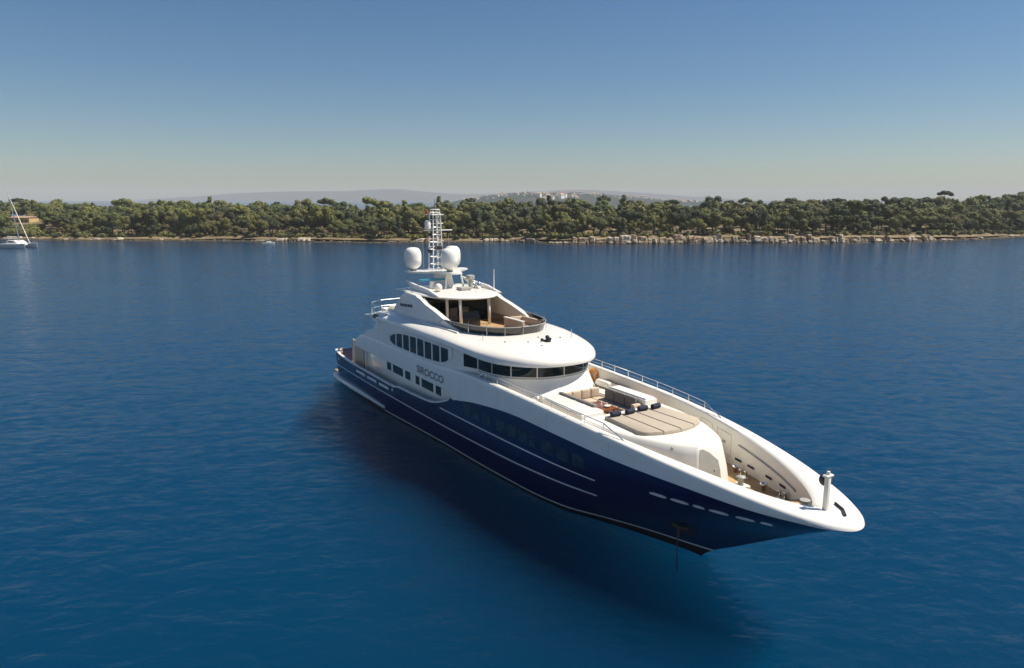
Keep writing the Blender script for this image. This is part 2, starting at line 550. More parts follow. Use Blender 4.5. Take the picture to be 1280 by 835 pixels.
def mesh_from(name, V, Fc, m):
    me = bpy.data.meshes.new(name)
    me.from_pydata(V, [], Fc)
    me.materials.append(m)
    return me

KINDS = [('round', 11), ('round', 12), ('round', 13), ('round', 14), ('tall', 21), ('tall', 22), ('umbrella', 31), ('umbrella', 32)]
protos = []
for kind, sd_ in KINDS:
    V, Fc = crown_data(sd_, kind, 200, 0.32)
    cm = mesh_from('crown', V, Fc, FOL[0])
    b = new()
    rr = random.Random(sd_)
    top = {'round': 4.4, 'tall': 5.5, 'umbrella': 5.4}[kind]
    lean = rr.uniform(-0.4, 0.4)
    tube(b, [(0, 0, -0.8), (lean * 0.2, 0, 1.0), (lean * 0.6, 0.1, top * 0.6), (lean, 0, top)], [0.24, 0.18, 0.13, 0.06], 7)
    for _ in range(4):
        a = rr.uniform(0, 6.28); z0 = top * rr.uniform(0.45, 0.8)
        tube(b, [(lean * 0.5, 0, z0), (lean * 0.5 + 0.8 * math.cos(a), 0.8 * math.sin(a), z0 + 0.6), (lean * 0.5 + 1.5 * math.cos(a), 1.5 * math.sin(a), z0 + 0.95)], [0.08, 0.06, 0.03], 5)
    tm = bpy.data.meshes.new('trunk'); b.to_mesh(tm); b.free(); tm.materials.append(M['bark'])
    protos.append((kind, cm, tm))

TREE_WORDS = {('round', 0): 'olive green round pine in the shore wood', ('round', 1): 'dark green round oak in the shore wood', ('round', 2): 'mid green round pine in the shore wood',
              ('round', 3): 'dry yellowish round pine in the shore wood', ('tall', 0): 'olive green tall narrow pine in the shore wood', ('tall', 1): 'dark green tall narrow oak in the shore wood',
              ('tall', 2): 'mid green tall narrow pine in the shore wood', ('tall', 3): 'dry yellowish tall narrow pine in the shore wood',
              ('umbrella', 0): 'olive green flat topped umbrella pine in the shore wood', ('umbrella', 1): 'dark green flat topped umbrella pine in the shore wood',
              ('umbrella', 2): 'mid green flat topped umbrella pine in the shore wood', ('umbrella', 3): 'dry yellowish flat topped umbrella pine in the shore wood'}

def place_tree(x, y, s, pi, fi, label=None, z=None, sz=None, rz=None):
    kind, cm, tm = protos[pi]
    name = {'round': 'round_tree', 'tall': 'tall_tree', 'umbrella': 'umbrella_pine'}[kind]
    o = empty(name, (x, y, land_z(x, y) if z is None else z), rnd.uniform(0, 6.28) if rz is None else rz)
    o.scale = (s, s, s * (sz or rnd.uniform(0.9, 1.15)))
    tag(o, label or TREE_WORDS[(kind, fi)], 'tree', 'trees of the wooded island shore')
    c = bpy.data.objects.new('crown', cm); COL.objects.link(c); c.parent = o
    c.material_slots[0].link = 'OBJECT'; c.material_slots[0].material = FOL[fi]
    t = bpy.data.objects.new('trunk', tm); COL.objects.link(t); t.parent = o
    return o

def blocked(x, y):
    px = pix_x(x, y); d = y - shore_y(x)
    return 15 < px < 61 and 4 < d < 74

cand = []
for d0 in [8, 13.5, 20, 27, 34.5, 43, 52, 62, 73, 84, 96, 109, 123]:
    x = -330 + rnd.uniform(0, 4)
    while x < 330:
        xx = x + rnd.uniform(-1.3, 1.3)
        y = shore_y(xx) + d0 + rnd.uniform(-2.2, 2.2)
        if abs(pix_x(xx, y) - 640) < 760 and not blocked(xx, y) and rnd.random() < 0.93:
            cand.append((y - shore_y(xx), xx, y))
        x += rnd.uniform(4.6, 7.2)
def pick():
    k = rnd.random()
    pi = rnd.choice([0, 1, 2, 3]) if k < 0.84 else (rnd.choice([4, 5]) if k < 0.90 else rnd.choice([6, 7]))
    fi = rnd.choices([0, 1, 2, 3], [0.36, 0.26, 0.24, 0.14])[0]
    return pi, fi
cand.sort()
inview = [c for c in cand if abs(pix_x(c[1], c[2]) - 640) < 655]
near = inview[:278]
nearset = set(near)
for d, x, y in near:
    pi, fi = pick()
    place_tree(x, y, rnd.choice([rnd.uniform(0.85, 1.3), rnd.uniform(1.1, 1.75)]) * (0.72 if d < 11 else 1.0), pi, fi)

# trees that stand out above the wood line
special = [(1170, 238.5, 6, 1, 392, 1.3, 'lone umbrella pine standing high above the wood line near the right edge'),
           (588, 247, 7, 1, 395, 1.25, 'dark umbrella pine rising against the pale hill just right of the mast'),
           (520, 254, 6, 1, 360, 1.3, 'dark flat crowned pine rising just left of the mast top'),
           (752, 243, 0, 1, 372, 1.45, 'big dark pine rising highest in front of the far hill'),
           (33, 247, 7, 1, 385, 1.2, 'dark umbrella pine rising behind the yellow house'),
           (402, 255, 1, 1, 370, 1.2, 'round pine poking above the wood line left of the yacht'),
           (448, 256, 4, 1, 370, 0.95, 'small narrow pine poking above the wood line left of the yacht'),
           (982, 246, 2, 2, 365, 1.35, 'broad pine with a wide round crown on the right hand skyline'),
           (928, 247, 6, 2, 365, 1.25, 'thin crowned pine poking above the wood line right of the far hill'),
           (1040, 247, 7, 1, 372, 1.25, 'flat crowned pine on the skyline left of the lone umbrella pine'),
           (1104, 245, 3, 1, 360, 1.4, 'large dark round pine on the skyline right of centre'),
           (786, 249, 2, 1, 372, 1.3, 'dark round pine beside the highest pine in front of the far hill')]
HT = {'round': 6.1, 'tall': 7.4, 'umbrella': 6.5}
for px, py, pi, fi, y, s, lab in special:
    x = (px - 640) / FPX * y
    ztop = CAM_Z + (248.7 - py) / FPX * y
    place_tree(x, y, s, pi, fi, lab, z=ztop - HT[protos[pi][0]] * s, sz=1.0)

# the wood behind the front trees: past counting, one mass
light = [crown_data(s_, k_, 100, 0.43) for k_, s_ in [('round', 41), ('round', 42), ('round', 43), ('tall', 44), ('umbrella', 45), ('round', 46)]]
light = [(np.array(v), f) for v, f in light]
VV, FF, MI = [], [], []
off = 0
for c in cand:
    if c in nearset: continue
    d, x, y = c
    v, f = light[rnd.choices(range(6), [3, 3, 3, 0.7, 1.0, 3])[0]]
    s = rnd.choice([rnd.uniform(0.85, 1.3), rnd.uniform(1.1, 1.75)]); a = rnd.uniform(0, 6.28)
    ca, sa = math.cos(a), math.sin(a)
    w = np.empty_like(v)
    w[:, 0] = x + s * (v[:, 0] * ca - v[:, 1] * sa); w[:, 1] = y + s * (v[:, 0] * sa + v[:, 1] * ca)
    w[:, 2] = land_z(x, y) + s * v[:, 2] * rnd.uniform(0.9, 1.15)
    VV.append(w)
    FF.extend([(p + off, q + off, r_ + off, t_ + off) for p, q, r_, t_ in f])
    MI.extend([rnd.choices([0, 1, 2, 3], [0.36, 0.26, 0.24, 0.14])[0]] * len(f))
    off += len(v)
me = bpy.data.meshes.new('forest')
me.from_pydata(np.concatenate(VV).tolist(), [], FF)
for m_ in FOL: me.materials.append(m_)
me.polygons.foreach_set('material_index', MI)
fo = bpy.data.objects.new('forest', me); COL.objects.link(fo)
tag(fo, 'dense green wood covering the island behind the shore trees', 'forest', kind='stuff')

# low scrub along the top of the rocks
bush = [crown_data(60 + k, 'bush', 40, 0.4) for k in range(4)]
bush = [(np.array(v), f) for v, f in bush]
VV, FF, MI = [], [], []
off = 0
for q_ in range(1150):
    x = rnd.uniform(-320, 320)
    d = rnd.choice([rnd.uniform(3.0, 9.0), rnd.uniform(5.0, 30.0)])
    if q_ >= 900:            # the slope below the yellow house
        d = rnd.uniform(4, 36); x = (rnd.uniform(2, 70) - 640) / FPX * (285 + d)
    y = shore_y(x) + d
    if abs(pix_x(x, y) - 640) > 720: continue
    v, f = bush[rnd.randrange(4)]
    s = rnd.uniform(0.6, 1.5) * (1.5 if q_ >= 900 and d < 55 else 1.0)
    VV.append(v * s + np.array([x, y, land_z(x, y) - 0.15]))
    FF.extend([tuple(i + off for i in t) for t in f])
    MI.extend([rnd.choices([0, 1, 2, 3], [0.3, 0.25, 0.25, 0.2])[0]] * len(f))
    off += len(v)
me = bpy.data.meshes.new('scrub')
me.from_pydata(np.concatenate(VV).tolist(), [], FF)
for m_ in FOL: me.materials.append(m_)
me.polygons.foreach_set('material_index', MI)
so = bpy.data.objects.new('scrub', me); COL.objects.link(so)
tag(so, 'low green scrub growing along the top of the shore rocks', 'scrub', kind='stuff')

# ---------------------------------------------------------------- far hills and the houses on the nearer one
def hill(name, D, pts, depth, m, step_px=3, rough=1.0, foot=262):
    prof = curve([p[0] for p in pts], [p[1] for p in pts])
    bm = new()
    rows = []
    zs = lambda px, y: max(CAM_Z + (248.7 - y) / FPX * D, -1.0)
    a, b = pts[0][0], pts[-1][0]
    for i in range(int((b - a) / step_px) + 1):
        px = a + i * step_px
        x = (px - 640) / FPX * D
        zt = zs(px, prof(px)) + rough * (noise.noise(Vector((px * 0.11, 0.3, 0))) + 0.7 * noise.noise(Vector((px * 0.37, 2.3, 0))))
        rows.append([(x, D - depth * 0.8, -1.5)] + [(x, D - depth * (1 - f) * 0.8, lerp(-1.5, zt, math.sin(f * math.pi / 2)) + rough * 0.8 * noise.noise(Vector((px * 0.1, f * 4, 5)))) for f in (0.2, 0.4, 0.6, 0.8)] + [(x, D, zt), (x, D + depth * 0.5, zt * 0.6), (x, D + depth, -1.5)])
    grid(bm, rows)
    return tag(obj(name, bm, m, smooth=True), kind='structure'), prof, zs
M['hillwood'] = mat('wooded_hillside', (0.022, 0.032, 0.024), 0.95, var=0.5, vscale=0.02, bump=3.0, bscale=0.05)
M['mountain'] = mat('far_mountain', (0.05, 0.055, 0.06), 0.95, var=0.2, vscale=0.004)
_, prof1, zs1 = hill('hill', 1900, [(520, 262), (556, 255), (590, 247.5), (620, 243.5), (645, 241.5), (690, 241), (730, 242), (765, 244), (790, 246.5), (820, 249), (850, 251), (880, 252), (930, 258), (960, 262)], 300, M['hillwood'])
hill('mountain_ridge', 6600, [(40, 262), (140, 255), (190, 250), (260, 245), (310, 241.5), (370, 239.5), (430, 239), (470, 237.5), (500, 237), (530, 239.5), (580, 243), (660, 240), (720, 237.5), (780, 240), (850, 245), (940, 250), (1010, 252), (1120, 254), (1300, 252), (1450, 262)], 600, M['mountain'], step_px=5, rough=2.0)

M['housewall'] = mat('pale_house_render', (0.80, 0.76, 0.68), 0.9, objvar=0.1)
M['roof'] = mat('clay_roof_tiles', (0.36, 0.24, 0.17), 0.9, objvar=0.25)
def house_mesh():
    b = new(); prism(b, [(-5, -4), (5, -4), (5, 4), (-5, 4)], 0, 6)
    w = bpy.data.meshes.new('wall'); b.to_mesh(w); b.free(); w.materials.append(M['housewall'])
    b = new()
    base = [(-5.6, -4.6, 6.02), (5.6, -4.6, 6.02), (5.6, 4.6, 6.02), (-5.6, 4.6, 6.02)]
    v = [b.verts.new(p) for p in base]; t0 = b.verts.new((-2.5, 0, 8.3)); t1 = b.verts.new((2.5, 0, 8.3))
    b.faces.new([v[0], v[1], t1, t0]); b.faces.new([v[1], v[2], t1]); b.faces.new([v[2], v[3], t0, t1]); b.faces.new([v[3], v[0], t0]); b.faces.new(v[::-1])
    r_ = bpy.data.meshes.new('roof'); b.to_mesh(r_); b.free(); r_.materials.append(M['roof'])
    return w, r_
hw, hr = house_mesh()
for k in range(110):
    px = rnd.uniform(578, 868) if k > 14 else rnd.uniform(672, 722)
    f = rnd.uniform(0.45, 1.0) if k > 14 else rnd.uniform(0.30, 0.5)
    D = 1900 - 300 * (1 - f) * 0.8
    x = (px - 640) / FPX * D
    zt = zs1(px, prof1(px))
    z = lerp(-1.5, zt, math.sin(f * math.pi / 2)) - 1.2
    o = empty('hill_house', (x, D, z), rnd.uniform(-0.8, 0.8))
    s = rnd.uniform(0.4, 0.8) * (1.7 if k <= 14 else 1.0)
    o.scale = (s * rnd.uniform(0.8, 1.5), s, s * rnd.uniform(0.7, 1.3))
    tag(o, 'tiny pale house among trees on the hazy far hillside', 'house', 'houses on the far hillside')
    for nm, mm in (('wall', hw), ('roof', hr)):
        c = bpy.data.objects.new(nm, mm); COL.objects.link(c); c.parent = o

# yellow stone house in the wood, with its terrace wall
hy = 352.0
hx = (38 - 640) / FPX * hy
zb = CAM_Z + (248.7 - 281.5) / FPX * hy
M['yellowwall'] = mat('yellow_lime_render', (0.50, 0.37, 0.16), 0.9, var=0.2, vscale=0.6, bump=0.03, bscale=2)
h_ = empty('stone_house', (hx, hy, zb), R(-8))
tag(h_, 'yellow rendered house standing among the trees at the far left', 'house')
b = new(); box(b, (-5.2, -3, -3), (5.2, 3, 4.1)); obj('wall', b, M['yellowwall'], h_)
b = new(); side = [(-3.4, 4.1), (3.4, 4.1), (0, 4.85)]
a_ = [b.verts.new((-5.5, y, z)) for y, z in side]; c_ = [b.verts.new((5.5, y, z)) for y, z in side]
for i in range(3): b.faces.new([a_[i], a_[(i + 1) % 3], c_[(i + 1) % 3], c_[i]])
b.faces.new(a_); b.faces.new(c_)
obj('roof', b, M['roof'], h_)
for wx in (-3.4, -1.2, 1.2, 3.4):
    b = new(); box(b, (wx - 0.4, -3.06, 1.5), (wx + 0.4, -3.01, 2.9)); obj('window', b, M['dark'], h_)
tx, ty = (44 - 640) / FPX * 322, 322.0
b = new(); box(b, (-3, -0.4, -1.5), (3, 0.4, 0.7), 0.05)
tw = obj('terrace_wall', b, M['rock']); tw.location = (tx, ty, CAM_Z + (248.7 - 288.5) / FPX * ty); tag(tw, 'low pale stone terrace wall below the yellow house', 'wall')

# ---------------------------------------------------------------- sailing catamaran and small sailboat near the shore
M['cathull'] = mat('pale_grey_hull', (0.42, 0.45, 0.46), 0.35)
g = ground_at(23, 309.5)
ct = empty('sailing_catamaran', (g.x, g.y, 0), R(-12))
tag(ct, 'white sailing catamaran with raked mast moored off the left shore', 'catamaran')
def loft(bm, secs):
    grid(bm, secs)
    bm.faces.new([bm.verts.new(p) for p in secs[0]]); bm.faces.new([bm.verts.new(p) for p in secs[-1]])
    weld(bm)
for s_ in (-1, 1):
    b = new()
    secs = []
    for x, w, zt in [(-4.9, 0.55, 0.75), (-4.4, 0.75, 1.1), (-2, 0.85, 1.25), (1, 0.8, 1.3), (3, 0.55, 1.35), (4.5, 0.25, 1.4), (5.0, 0.06, 1.4)]:
        secs.append([(x, s_ * 2.3 - w, zt), (x, s_ * 2.3 - w * 0.8, 0.2), (x, s_ * 2.3, -0.4), (x, s_ * 2.3 + w * 0.8, 0.2), (x, s_ * 2.3 + w, zt), (x, s_ * 2.3, zt + 0.05), (x, s_ * 2.3 - w, zt)])
    loft(b, secs)
    obj('hull', b, M['cathull'], ct, angle=40)
b = new(); box(b, (-4.2, -2.3, 0.75), (2.0, 2.3, 1.42), 0.1); obj('bridge_deck', b, M['white'], ct, angle=40)
b = new()
side_prism(b, [(-2.6, 1.4), (1.8, 1.4), (1.2, 1.95), (0.4, 2.35), (-2.4, 2.4)], -1.8, 1.8, 0.12); cb = obj('cabin', b, M['white'], ct, angle=40)
b = new()
for s_ in (-1, 1): box(b, (-1.9, s_ * 1.8 - 0.02, 1.75), (0.5, s_ * 1.8 + 0.02, 2.1))
obj('window', b, M['glass'], cb)
b = new(); box(b, (-4.3, -1.9, 2.75), (-1.6, 1.9, 2.9), 0.06)
for s_ in (-1, 1): tube(b, [(-4.1, s_ * 1.7, 1.4), (-4.1, s_ * 1.7, 2.78)], 0.06)
obj('bimini', b, M['grey'], ct)
rake = -0.155
mt = lambda z: (0.9 + rake * (z - 2.3), 0, z)
b = new(); tube(b, [mt(2.3), mt(9), mt(17.2)], [0.13, 0.12, 0.08], 8); obj('mast', b, M['chrome'], ct)
b = new(); tube(b, [(0.6, 0, 3.3), (-3.6, 0, 3.5)], 0.16, 8); obj('boom', b, M['offwhite'], ct)
b = new(); tube(b, [(4.6, 0, 1.4), lerp(Vector((4.6, 0, 1.4)), Vector(mt(16.8)), 0.5), mt(16.8)], [0.12, 0.13, 0.06], 8); obj('furled_jib', b, M['offwhite'], ct)
b = new()
for s_ in (-1, 1): tube(b, [(-0.6, s_ * 2.6, 1.4), mt(15)], 0.03, 4)
obj('shroud', b, M['chrome'], ct)

g = ground_at(336, 306)
sb = empty('small_sailboat', (g.x, g.y, 0), R(4))
tag(sb, 'small white sailboat moored close to the rocks left of the yacht', 'sailboat')
b = new()
secs = []
for x, w, zt in [(-2.0, 0.6, 0.7), (-1, 0.8, 0.72), (0.5, 0.75, 0.78), (1.5, 0.4, 0.85), (2.1, 0.05, 0.95)]:
    secs.append([(x, -w, zt), (x, -w * 0.8, 0.1), (x, 0, -0.3), (x, w * 0.8, 0.1), (x, w, zt), (x, 0, zt + 0.04), (x, -w, zt)])
loft(b, secs); obj('hull', b, M['white'], sb, angle=40)
b = new(); box(b, (-0.7, -0.5, 0.7), (0.8, 0.5, 1.15), 0.1); obj('cabin', b, M['white'], sb, angle=40)
b = new(); tube(b, [(0.4, 0, 0.8), (0.15, 0, 6.0)], [0.05, 0.03], 6); obj('mast', b, M['chrome'], sb)
b = new(); tube(b, [(0.3, 0, 1.7), (-1.5, 0, 1.7)], 0.07, 6); obj('boom', b, M['offwhite'], sb)

# ---------------------------------------------------------------- air
bm = new(); box(bm, (-5200, -600, -62), (5200, 7600, 110))
hz = obj('haze', bm, None or M['white'])
hm = bpy.data.materials.new('haze'); hm.use_nodes = True
for n in list(hm.node_tree.nodes):
    if n.type == 'BSDF_PRINCIPLED': hm.node_tree.nodes.remove(n)
pv = hm.node_tree.nodes.new('ShaderNodeVolumePrincipled')
pv.inputs['Color'].default_value = (0.78, 0.82, 0.88, 1)
pv.inputs['Density'].default_value = 0.00015
hm.node_tree.links.new(pv.outputs[0], hm.node_tree.nodes['Material Output'].inputs['Volume'])
hz.data.materials.clear(); hz.data.materials.append(hm)
tag(hz, 'thin pale haze fading the far hills into the sky', 'haze', kind='stuff')

# ================================================================ the motor yacht
YX, YY, YROT = -12.805, 62.51, R(-57.7)
Y = empty('motor_yacht', (YX, YY, 0), YROT)
tag(Y, 'large navy and white three deck motor yacht at anchor with its bow towards the viewer', 'yacht')
YM = Matrix.Translation((YX, YY, 0)) @ Matrix.Rotation(YROT, 4, 'Z')
def on_board(o, loc=(0, 0, 0), rz=0.0):
    """a loose thing on board: stays top-level, given in the boat's own axes"""
    o.matrix_world = YM @ Matrix.Translation(loc) @ Matrix.Rotation(rz, 4, 'Z')
    return o

XS = curve([-1, 0, .35, 1, 2, 3, 3.5, 3.8, 4.2, 7], [38.9, 39.8, 40.25, 41.35, 43.0, 44.7, 45.6, 46.15, 46.7, 46.85])
LV = [(-1, curve([1.7, 2.4, 12, 17, 21.6, 25.5, 28.8, 34.4, 38.5, 41.2, 45.2, 46.4], [3.2, 3.4, 3.5, 3.3, 3.0, 2.9, 2.6, 2.1, 1.2, .7, .15, 0])),
      (.35, curve([1.7, 2.4, 12, 17, 21.6, 25.5, 28.8, 34.4, 38.5, 41.2, 45.2, 46.4], [3.5, 3.65, 3.74, 3.52, 3.32, 3.22, 3.07, 2.62, 1.7, 1.08, .27, 0])),
      (2, curve([1.7, 2.4, 12, 21, 26, 30, 34, 38, 41, 43.5, 45.4, 46.4], [3.65, 3.85, 3.96, 3.93, 3.85, 3.7, 3.4, 2.75, 2.0, 1.2, .45, 0])),
      (4.2, curve([1.7, 2.4, 10, 21, 26, 30, 33, 36, 39, 42, 44.5, 45.6, 46.0, 46.2, 46.32, 46.38, 46.4], [3.75, 3.9, 4.0, 4.0, 3.9, 3.76, 3.66, 3.47, 3.12, 2.52, 1.72, 1.14, .82, .58, .36, .18, 0])),
      (7, curve([1.7, 2.4, 10, 21, 26, 30, 33, 36, 39, 42, 44.5, 45.6, 46.0, 46.2, 46.32, 46.38, 46.4], [3.65, 3.8, 3.92, 3.92, 3.85, 3.74, 3.66, 3.47, 3.12, 2.52, 1.72, 1.14, .82, .58, .36, .18, 0]))]
LZ = [l[0] for l in LV]
def hull_x(n, z): return n if n <= 30 else 30 + (n - 30) * (XS(z) - 30) / 16.4
def hull_n(x, z): return x if x <= 30 else 30 + (x - 30) * 16.4 / (XS(z) - 30)
def hull_half(n, z): return curve(LZ, [l[1](n) for l in LV])(z)
def HB(x, z):
    n = hull_n(x, z)
    return hull_half(n, z) if n < 46.4 else 0.0
blue_top = curve([1.7, 2.3, 3.2, 6.5, 15.0, 15.3, 18.0, 20.6, 21.2, 22.0, 23.6, 26.8, 30.6, 33.9, 37.1, 40.5, 42.5, 43.6, 45.0, 45.8, 46.2, 46.4],
                 [2.72, 2.72, 2.60, 2.47, 2.44, 2.58, 2.66, 2.80, 2.92, 3.12, 3.66, 4.20, 4.44, 4.37, 4.27, 4.21, 4.12, 4.06, 4.03, 3.95, 3.83, 3.74])
cap_z = curve([24, 26, 30, 33, 36, 39, 42, 44.5, 46.4], [5.58, 5.60, 5.52, 5.42, 5.26, 5.04, 4.75, 4.44, 4.20])

NS = [1.7, 1.78, 1.95, 2.2, 2.6, 3.2] + [4 + 0.6 * i for i in range(44)] + [30.4 + 0.5 * i for i in range(25)] + [42.8, 43.3, 43.8, 44.2, 44.6, 45.0, 45.3, 45.55, 45.75, 45.95, 46.1, 46.2, 46.26, 46.31, 46.35, 46.38, 46.393, 46.4]
NS = sorted(NS)
def both(fn):
    """rows from the starboard stern round the bow to the port stern"""
    rows = [fn(n, -1) for n in NS]
    rows += [fn(n, 1) for n in NS[:-1]][::-1]
    return rows
def hull_pt(n, z, s, off=0.0): return (hull_x(n, z), s * (hull_half(n, z) + off), z)

# hull: black bottom, navy topsides
def boot(n): return 0.14 + 0.22 * smooth((n - 31) / 13)
bm = new()
grid(bm, both(lambda n, s: [hull_pt(n, z, s) for z in (boot(n), 0.06, -0.05, -0.12)] + [(hull_x(n, -0.12), s * 0.5 * hull_half(n, -0.12), -0.18), (hull_x(n, -0.12), 0.0, -0.2)])); weld(bm)
obj('hull_bottom', bm, M['black'], Y, smooth=True)
bm = new()
rows = both(lambda n, s: [hull_pt(n, lerp(boot(n), blue_top(n), k / 14), s) for k in range(15)])
grid(bm, rows)
st = [bm.verts.new(p) for p in [r for r in rows[0]] + [r for r in rows[-1]][::-1]]
bm.faces.new(st)
weld(bm)
hull = obj('hull', bm, M['navy'], Y, angle=50)
# stripes
def stripe(name, zf, h, n0, n1, m, parent, off=0.018):
    bm = new()
    ns = [n for n in NS if n0 <= n <= n1]
    full = n1 > 46.3
    sides = [[(n, -1) for n in ns] + ([(n, 1) for n in ns[:-1][::-1]] if full else [])]
    if not full: sides.append([(n, 1) for n in ns])
    for seq in sides:
        grid(bm, [[hull_pt(n, zf(n) - h / 2, s, -0.01), hull_pt(n, zf(n) - h / 2, s, off), hull_pt(n, zf(n) + h / 2, s, off), hull_pt(n, zf(n) + h / 2, s, -0.01)] for n, s in seq])
    weld(bm)
    return obj(name, bm, m, parent)
stripe('boot_stripe', boot, 0.075, 12, 46.4, M['stripe'], hull, 0.012)
stripe('rub_stripe', lambda n: 1.63 if n < 16 else 1.63 + 0.25 * smooth((n - 16) / 22), 0.065, 2.2, 37.8, M['stripe'], hull, 0.03)
stripe('style_stripe', lambda n: 2.78, 0.06, 22.0, 37.2, M['stripe'], hull, 0.02)
# pale spray rail along the after waterline
bm = new()
for s in (-1, 1):
    rows = []
    for n in [1.2, 1.5, 2.2] + [3 + 0.75 * i for i in range(13)] + [12.2, 12.5]:
        w = 0.36 * (1 - smooth((n - 4) / 8.6) * 0.75); hgt = 0.34 * (1 - 0.5 * smooth((n - 6) / 6.5))
        y = hull_half(max(n, 1.7), 0.5)
        rows.append([(n, s * (y - 0.05), 0.28), (n, s * (y + w * 0.8), 0.30), (n, s * (y + w), 0.30 + hgt * 0.5), (n, s * (y + w * 0.8), 0.30 + hgt), (n, s * (y - 0.05), 0.32 + hgt)])
    grid(bm, rows)
    bm.faces.new([bm.verts.new(p) for p in rows[0]]); bm.faces.new([bm.verts.new(p) for p in rows[-1]])
weld(bm)
obj('spray_rail', bm, M['stripe'], Y, angle=40)
bm = new(); box(bm, (-0.2, -3.3, 0.25), (1.75, 3.3, 0.6), 0.08); obj('swim_platform', bm, M['teak'], Y, angle=40)

# main deck, its pale rail cap and bulwark lining
bm = new()
prism(bm, [(n, -(hull_half(n, 1.6) - 0.12)) for n in NS if n < 25] + [(n, hull_half(n, 1.6) - 0.12) for n in NS[::-1] if n < 25], 1.5, 1.58)
obj('main_deck', bm, M['teak'], Y)
bm = new()
ns = [n for n in NS if n < 23.7]
for s in (-1, 1):
    rows = []
    for n in ns:
        zt = blue_top(n); y = hull_half(n, zt)
        rows.append([(n, s * (y + 0.02), zt - 0.01), (n, s * (y + 0.02), zt + 0.07), (n, s * (y - 0.14), zt + 0.09), (n, s * (y - 0.2), zt + 0.05), (n, s * (y - 0.2), 1.58)])
    grid(bm, rows)
obj('main_rail', bm, M['white'], Y, angle=40)

# white upper band: bulwark from the upper after deck to the bow, with its rounded cap
band_bot = lambda n: 4.12 if n < 23.4 else blue_top(n)
aft_top = curve([7.3, 7.7, 8.4, 9.2, 9.8, 11, 22, 24], [4.35, 4.75, 5.1, 5.28, 5.32, 5.34, 5.42, 5.58])
def band_top(n): return aft_top(n) if n < 24 else cap_z(n)
def deck_z(x): return 4.35 - 1.05 * smooth((x - 35) / 2.2) + 0.55 * smooth((x - 42.6) / 1.4)
def cap_w(n): return 0.40 + 0.20 * smooth((n - 34) / 8)
def inner_pt(n, z):
    y = hull_half(n, 4.2)
    x = n - 1.45 * max(0, (n - 34) / 12.4) ** 2
    return x, max(0.0, y - cap_w(n)), z
BN = [n for n in NS if n > 23.4]
BN = [7.3, 7.45, 7.7, 8.0, 8.4, 8.8, 9.2, 9.8] + [n for n in NS if n > 10]
def wall_pt(n, z):
    """a point of the inner bulwark face: it leans in towards the deck inside the flare"""
    ix, iy, _ = inner_pt(n, 0)
    zd = min(deck_z(ix) - 0.06, band_top(n) - 0.2); zt = band_top(n) - 0.07
    by = max(0.0, min(iy - 0.03, HB(ix, zd) - 0.16))
    f = min(1.0, max(0.0, (zt - z) / (zt - zd)))
    return ix, lerp(iy, by, f), z
def band_row(n, s):
    zb, zt = band_bot(n), band_top(n)
    out = []
    for f in (0, 0.2, 0.4, 0.6, 0.8):
        z = lerp(zb, zt - 0.22, f)
        out.append(hull_pt(n, z, s, 0.012))
    ox, oy, _ = hull_pt(n, zt, 1, 0.012)
    ix, iy, _ = inner_pt(n, zt)
    for f, dz in ((0.0, -0.22), (0.015, -0.14), (0.07, -0.06), (0.18, -0.012), (0.34, 0.0), (0.8, 0.0), (0.94, -0.015), (1.0, -0.07)):
        out.append((lerp(ox, ix, f), s * lerp(oy, iy, f), zt + dz))
    return out
def lining_row(n, s):
    ix = inner_pt(n, 0)[0]; zt = band_top(n)
    zd = min(deck_z(ix) - 0.06, zt - 0.2)
    return [(w_[0], s * w_[1], w_[2]) for w_ in (wall_pt(n, lerp(zt - 0.07, zd, f)) for f in (0.0, 0.33, 0.66, 1.0))]
bm = new()
rows = [band_row(n, -1) for n in BN] + [band_row(n, 1) for n in BN[:-1]][::-1]
grid(bm, rows); weld(bm)
band = obj('bulwark', bm, M['white'], Y, angle=42)
bm = new()
grid(bm, [lining_row(n, -1) for n in BN] + [lining_row(n, 1) for n in BN[:-1]][::-1]); weld(bm)
obj('bulwark_lining', bm, M['offwhite'], Y, angle=42)
for s in (-1, 1):
    for n_ in (24.6, 28.6, 32.8, 37.0):
        b = new(); tube(b, [(hull_x(n_, z), s * (hull_half(n_, z) + 0.012), z) for z in [lerp(blue_top(n_) + 0.05, cap_z(n_) - 0.22, k / 6) for k in range(7)]], 0.007, 4); obj('panel_seam', b, M['grey'], band)
# thin lip where white meets navy
stripe('sheer_lip', lambda n: blue_top(n) + 0.01, 0.05, 23.9, 46.4, M['white'], band, 0.035)
# upper deck slab
bm = new()
prism(bm, [(n, -(hull_half(n, 4.2) - 0.02)) for n in BN if n < 31] + [(n, hull_half(n, 4.2) - 0.02) for n in BN[::-1] if n < 31], 4.13, 4.33)
obj('upper_deck', bm, M['offwhite'], Y)
# foredeck of teak, stepping down towards the bow
bm = new()
rows = []
for n in [n for n in NS if n > 30] :
    x, y, _ = wall_pt(n, 0)
    y = max(0, y - 0.005)
    rows.append([(x, -y + 2 * y * k / 6, deck_z(x)) for k in range(7)])
grid(bm, rows); weld(bm)
obj('foredeck', bm, M['teak'], Y)

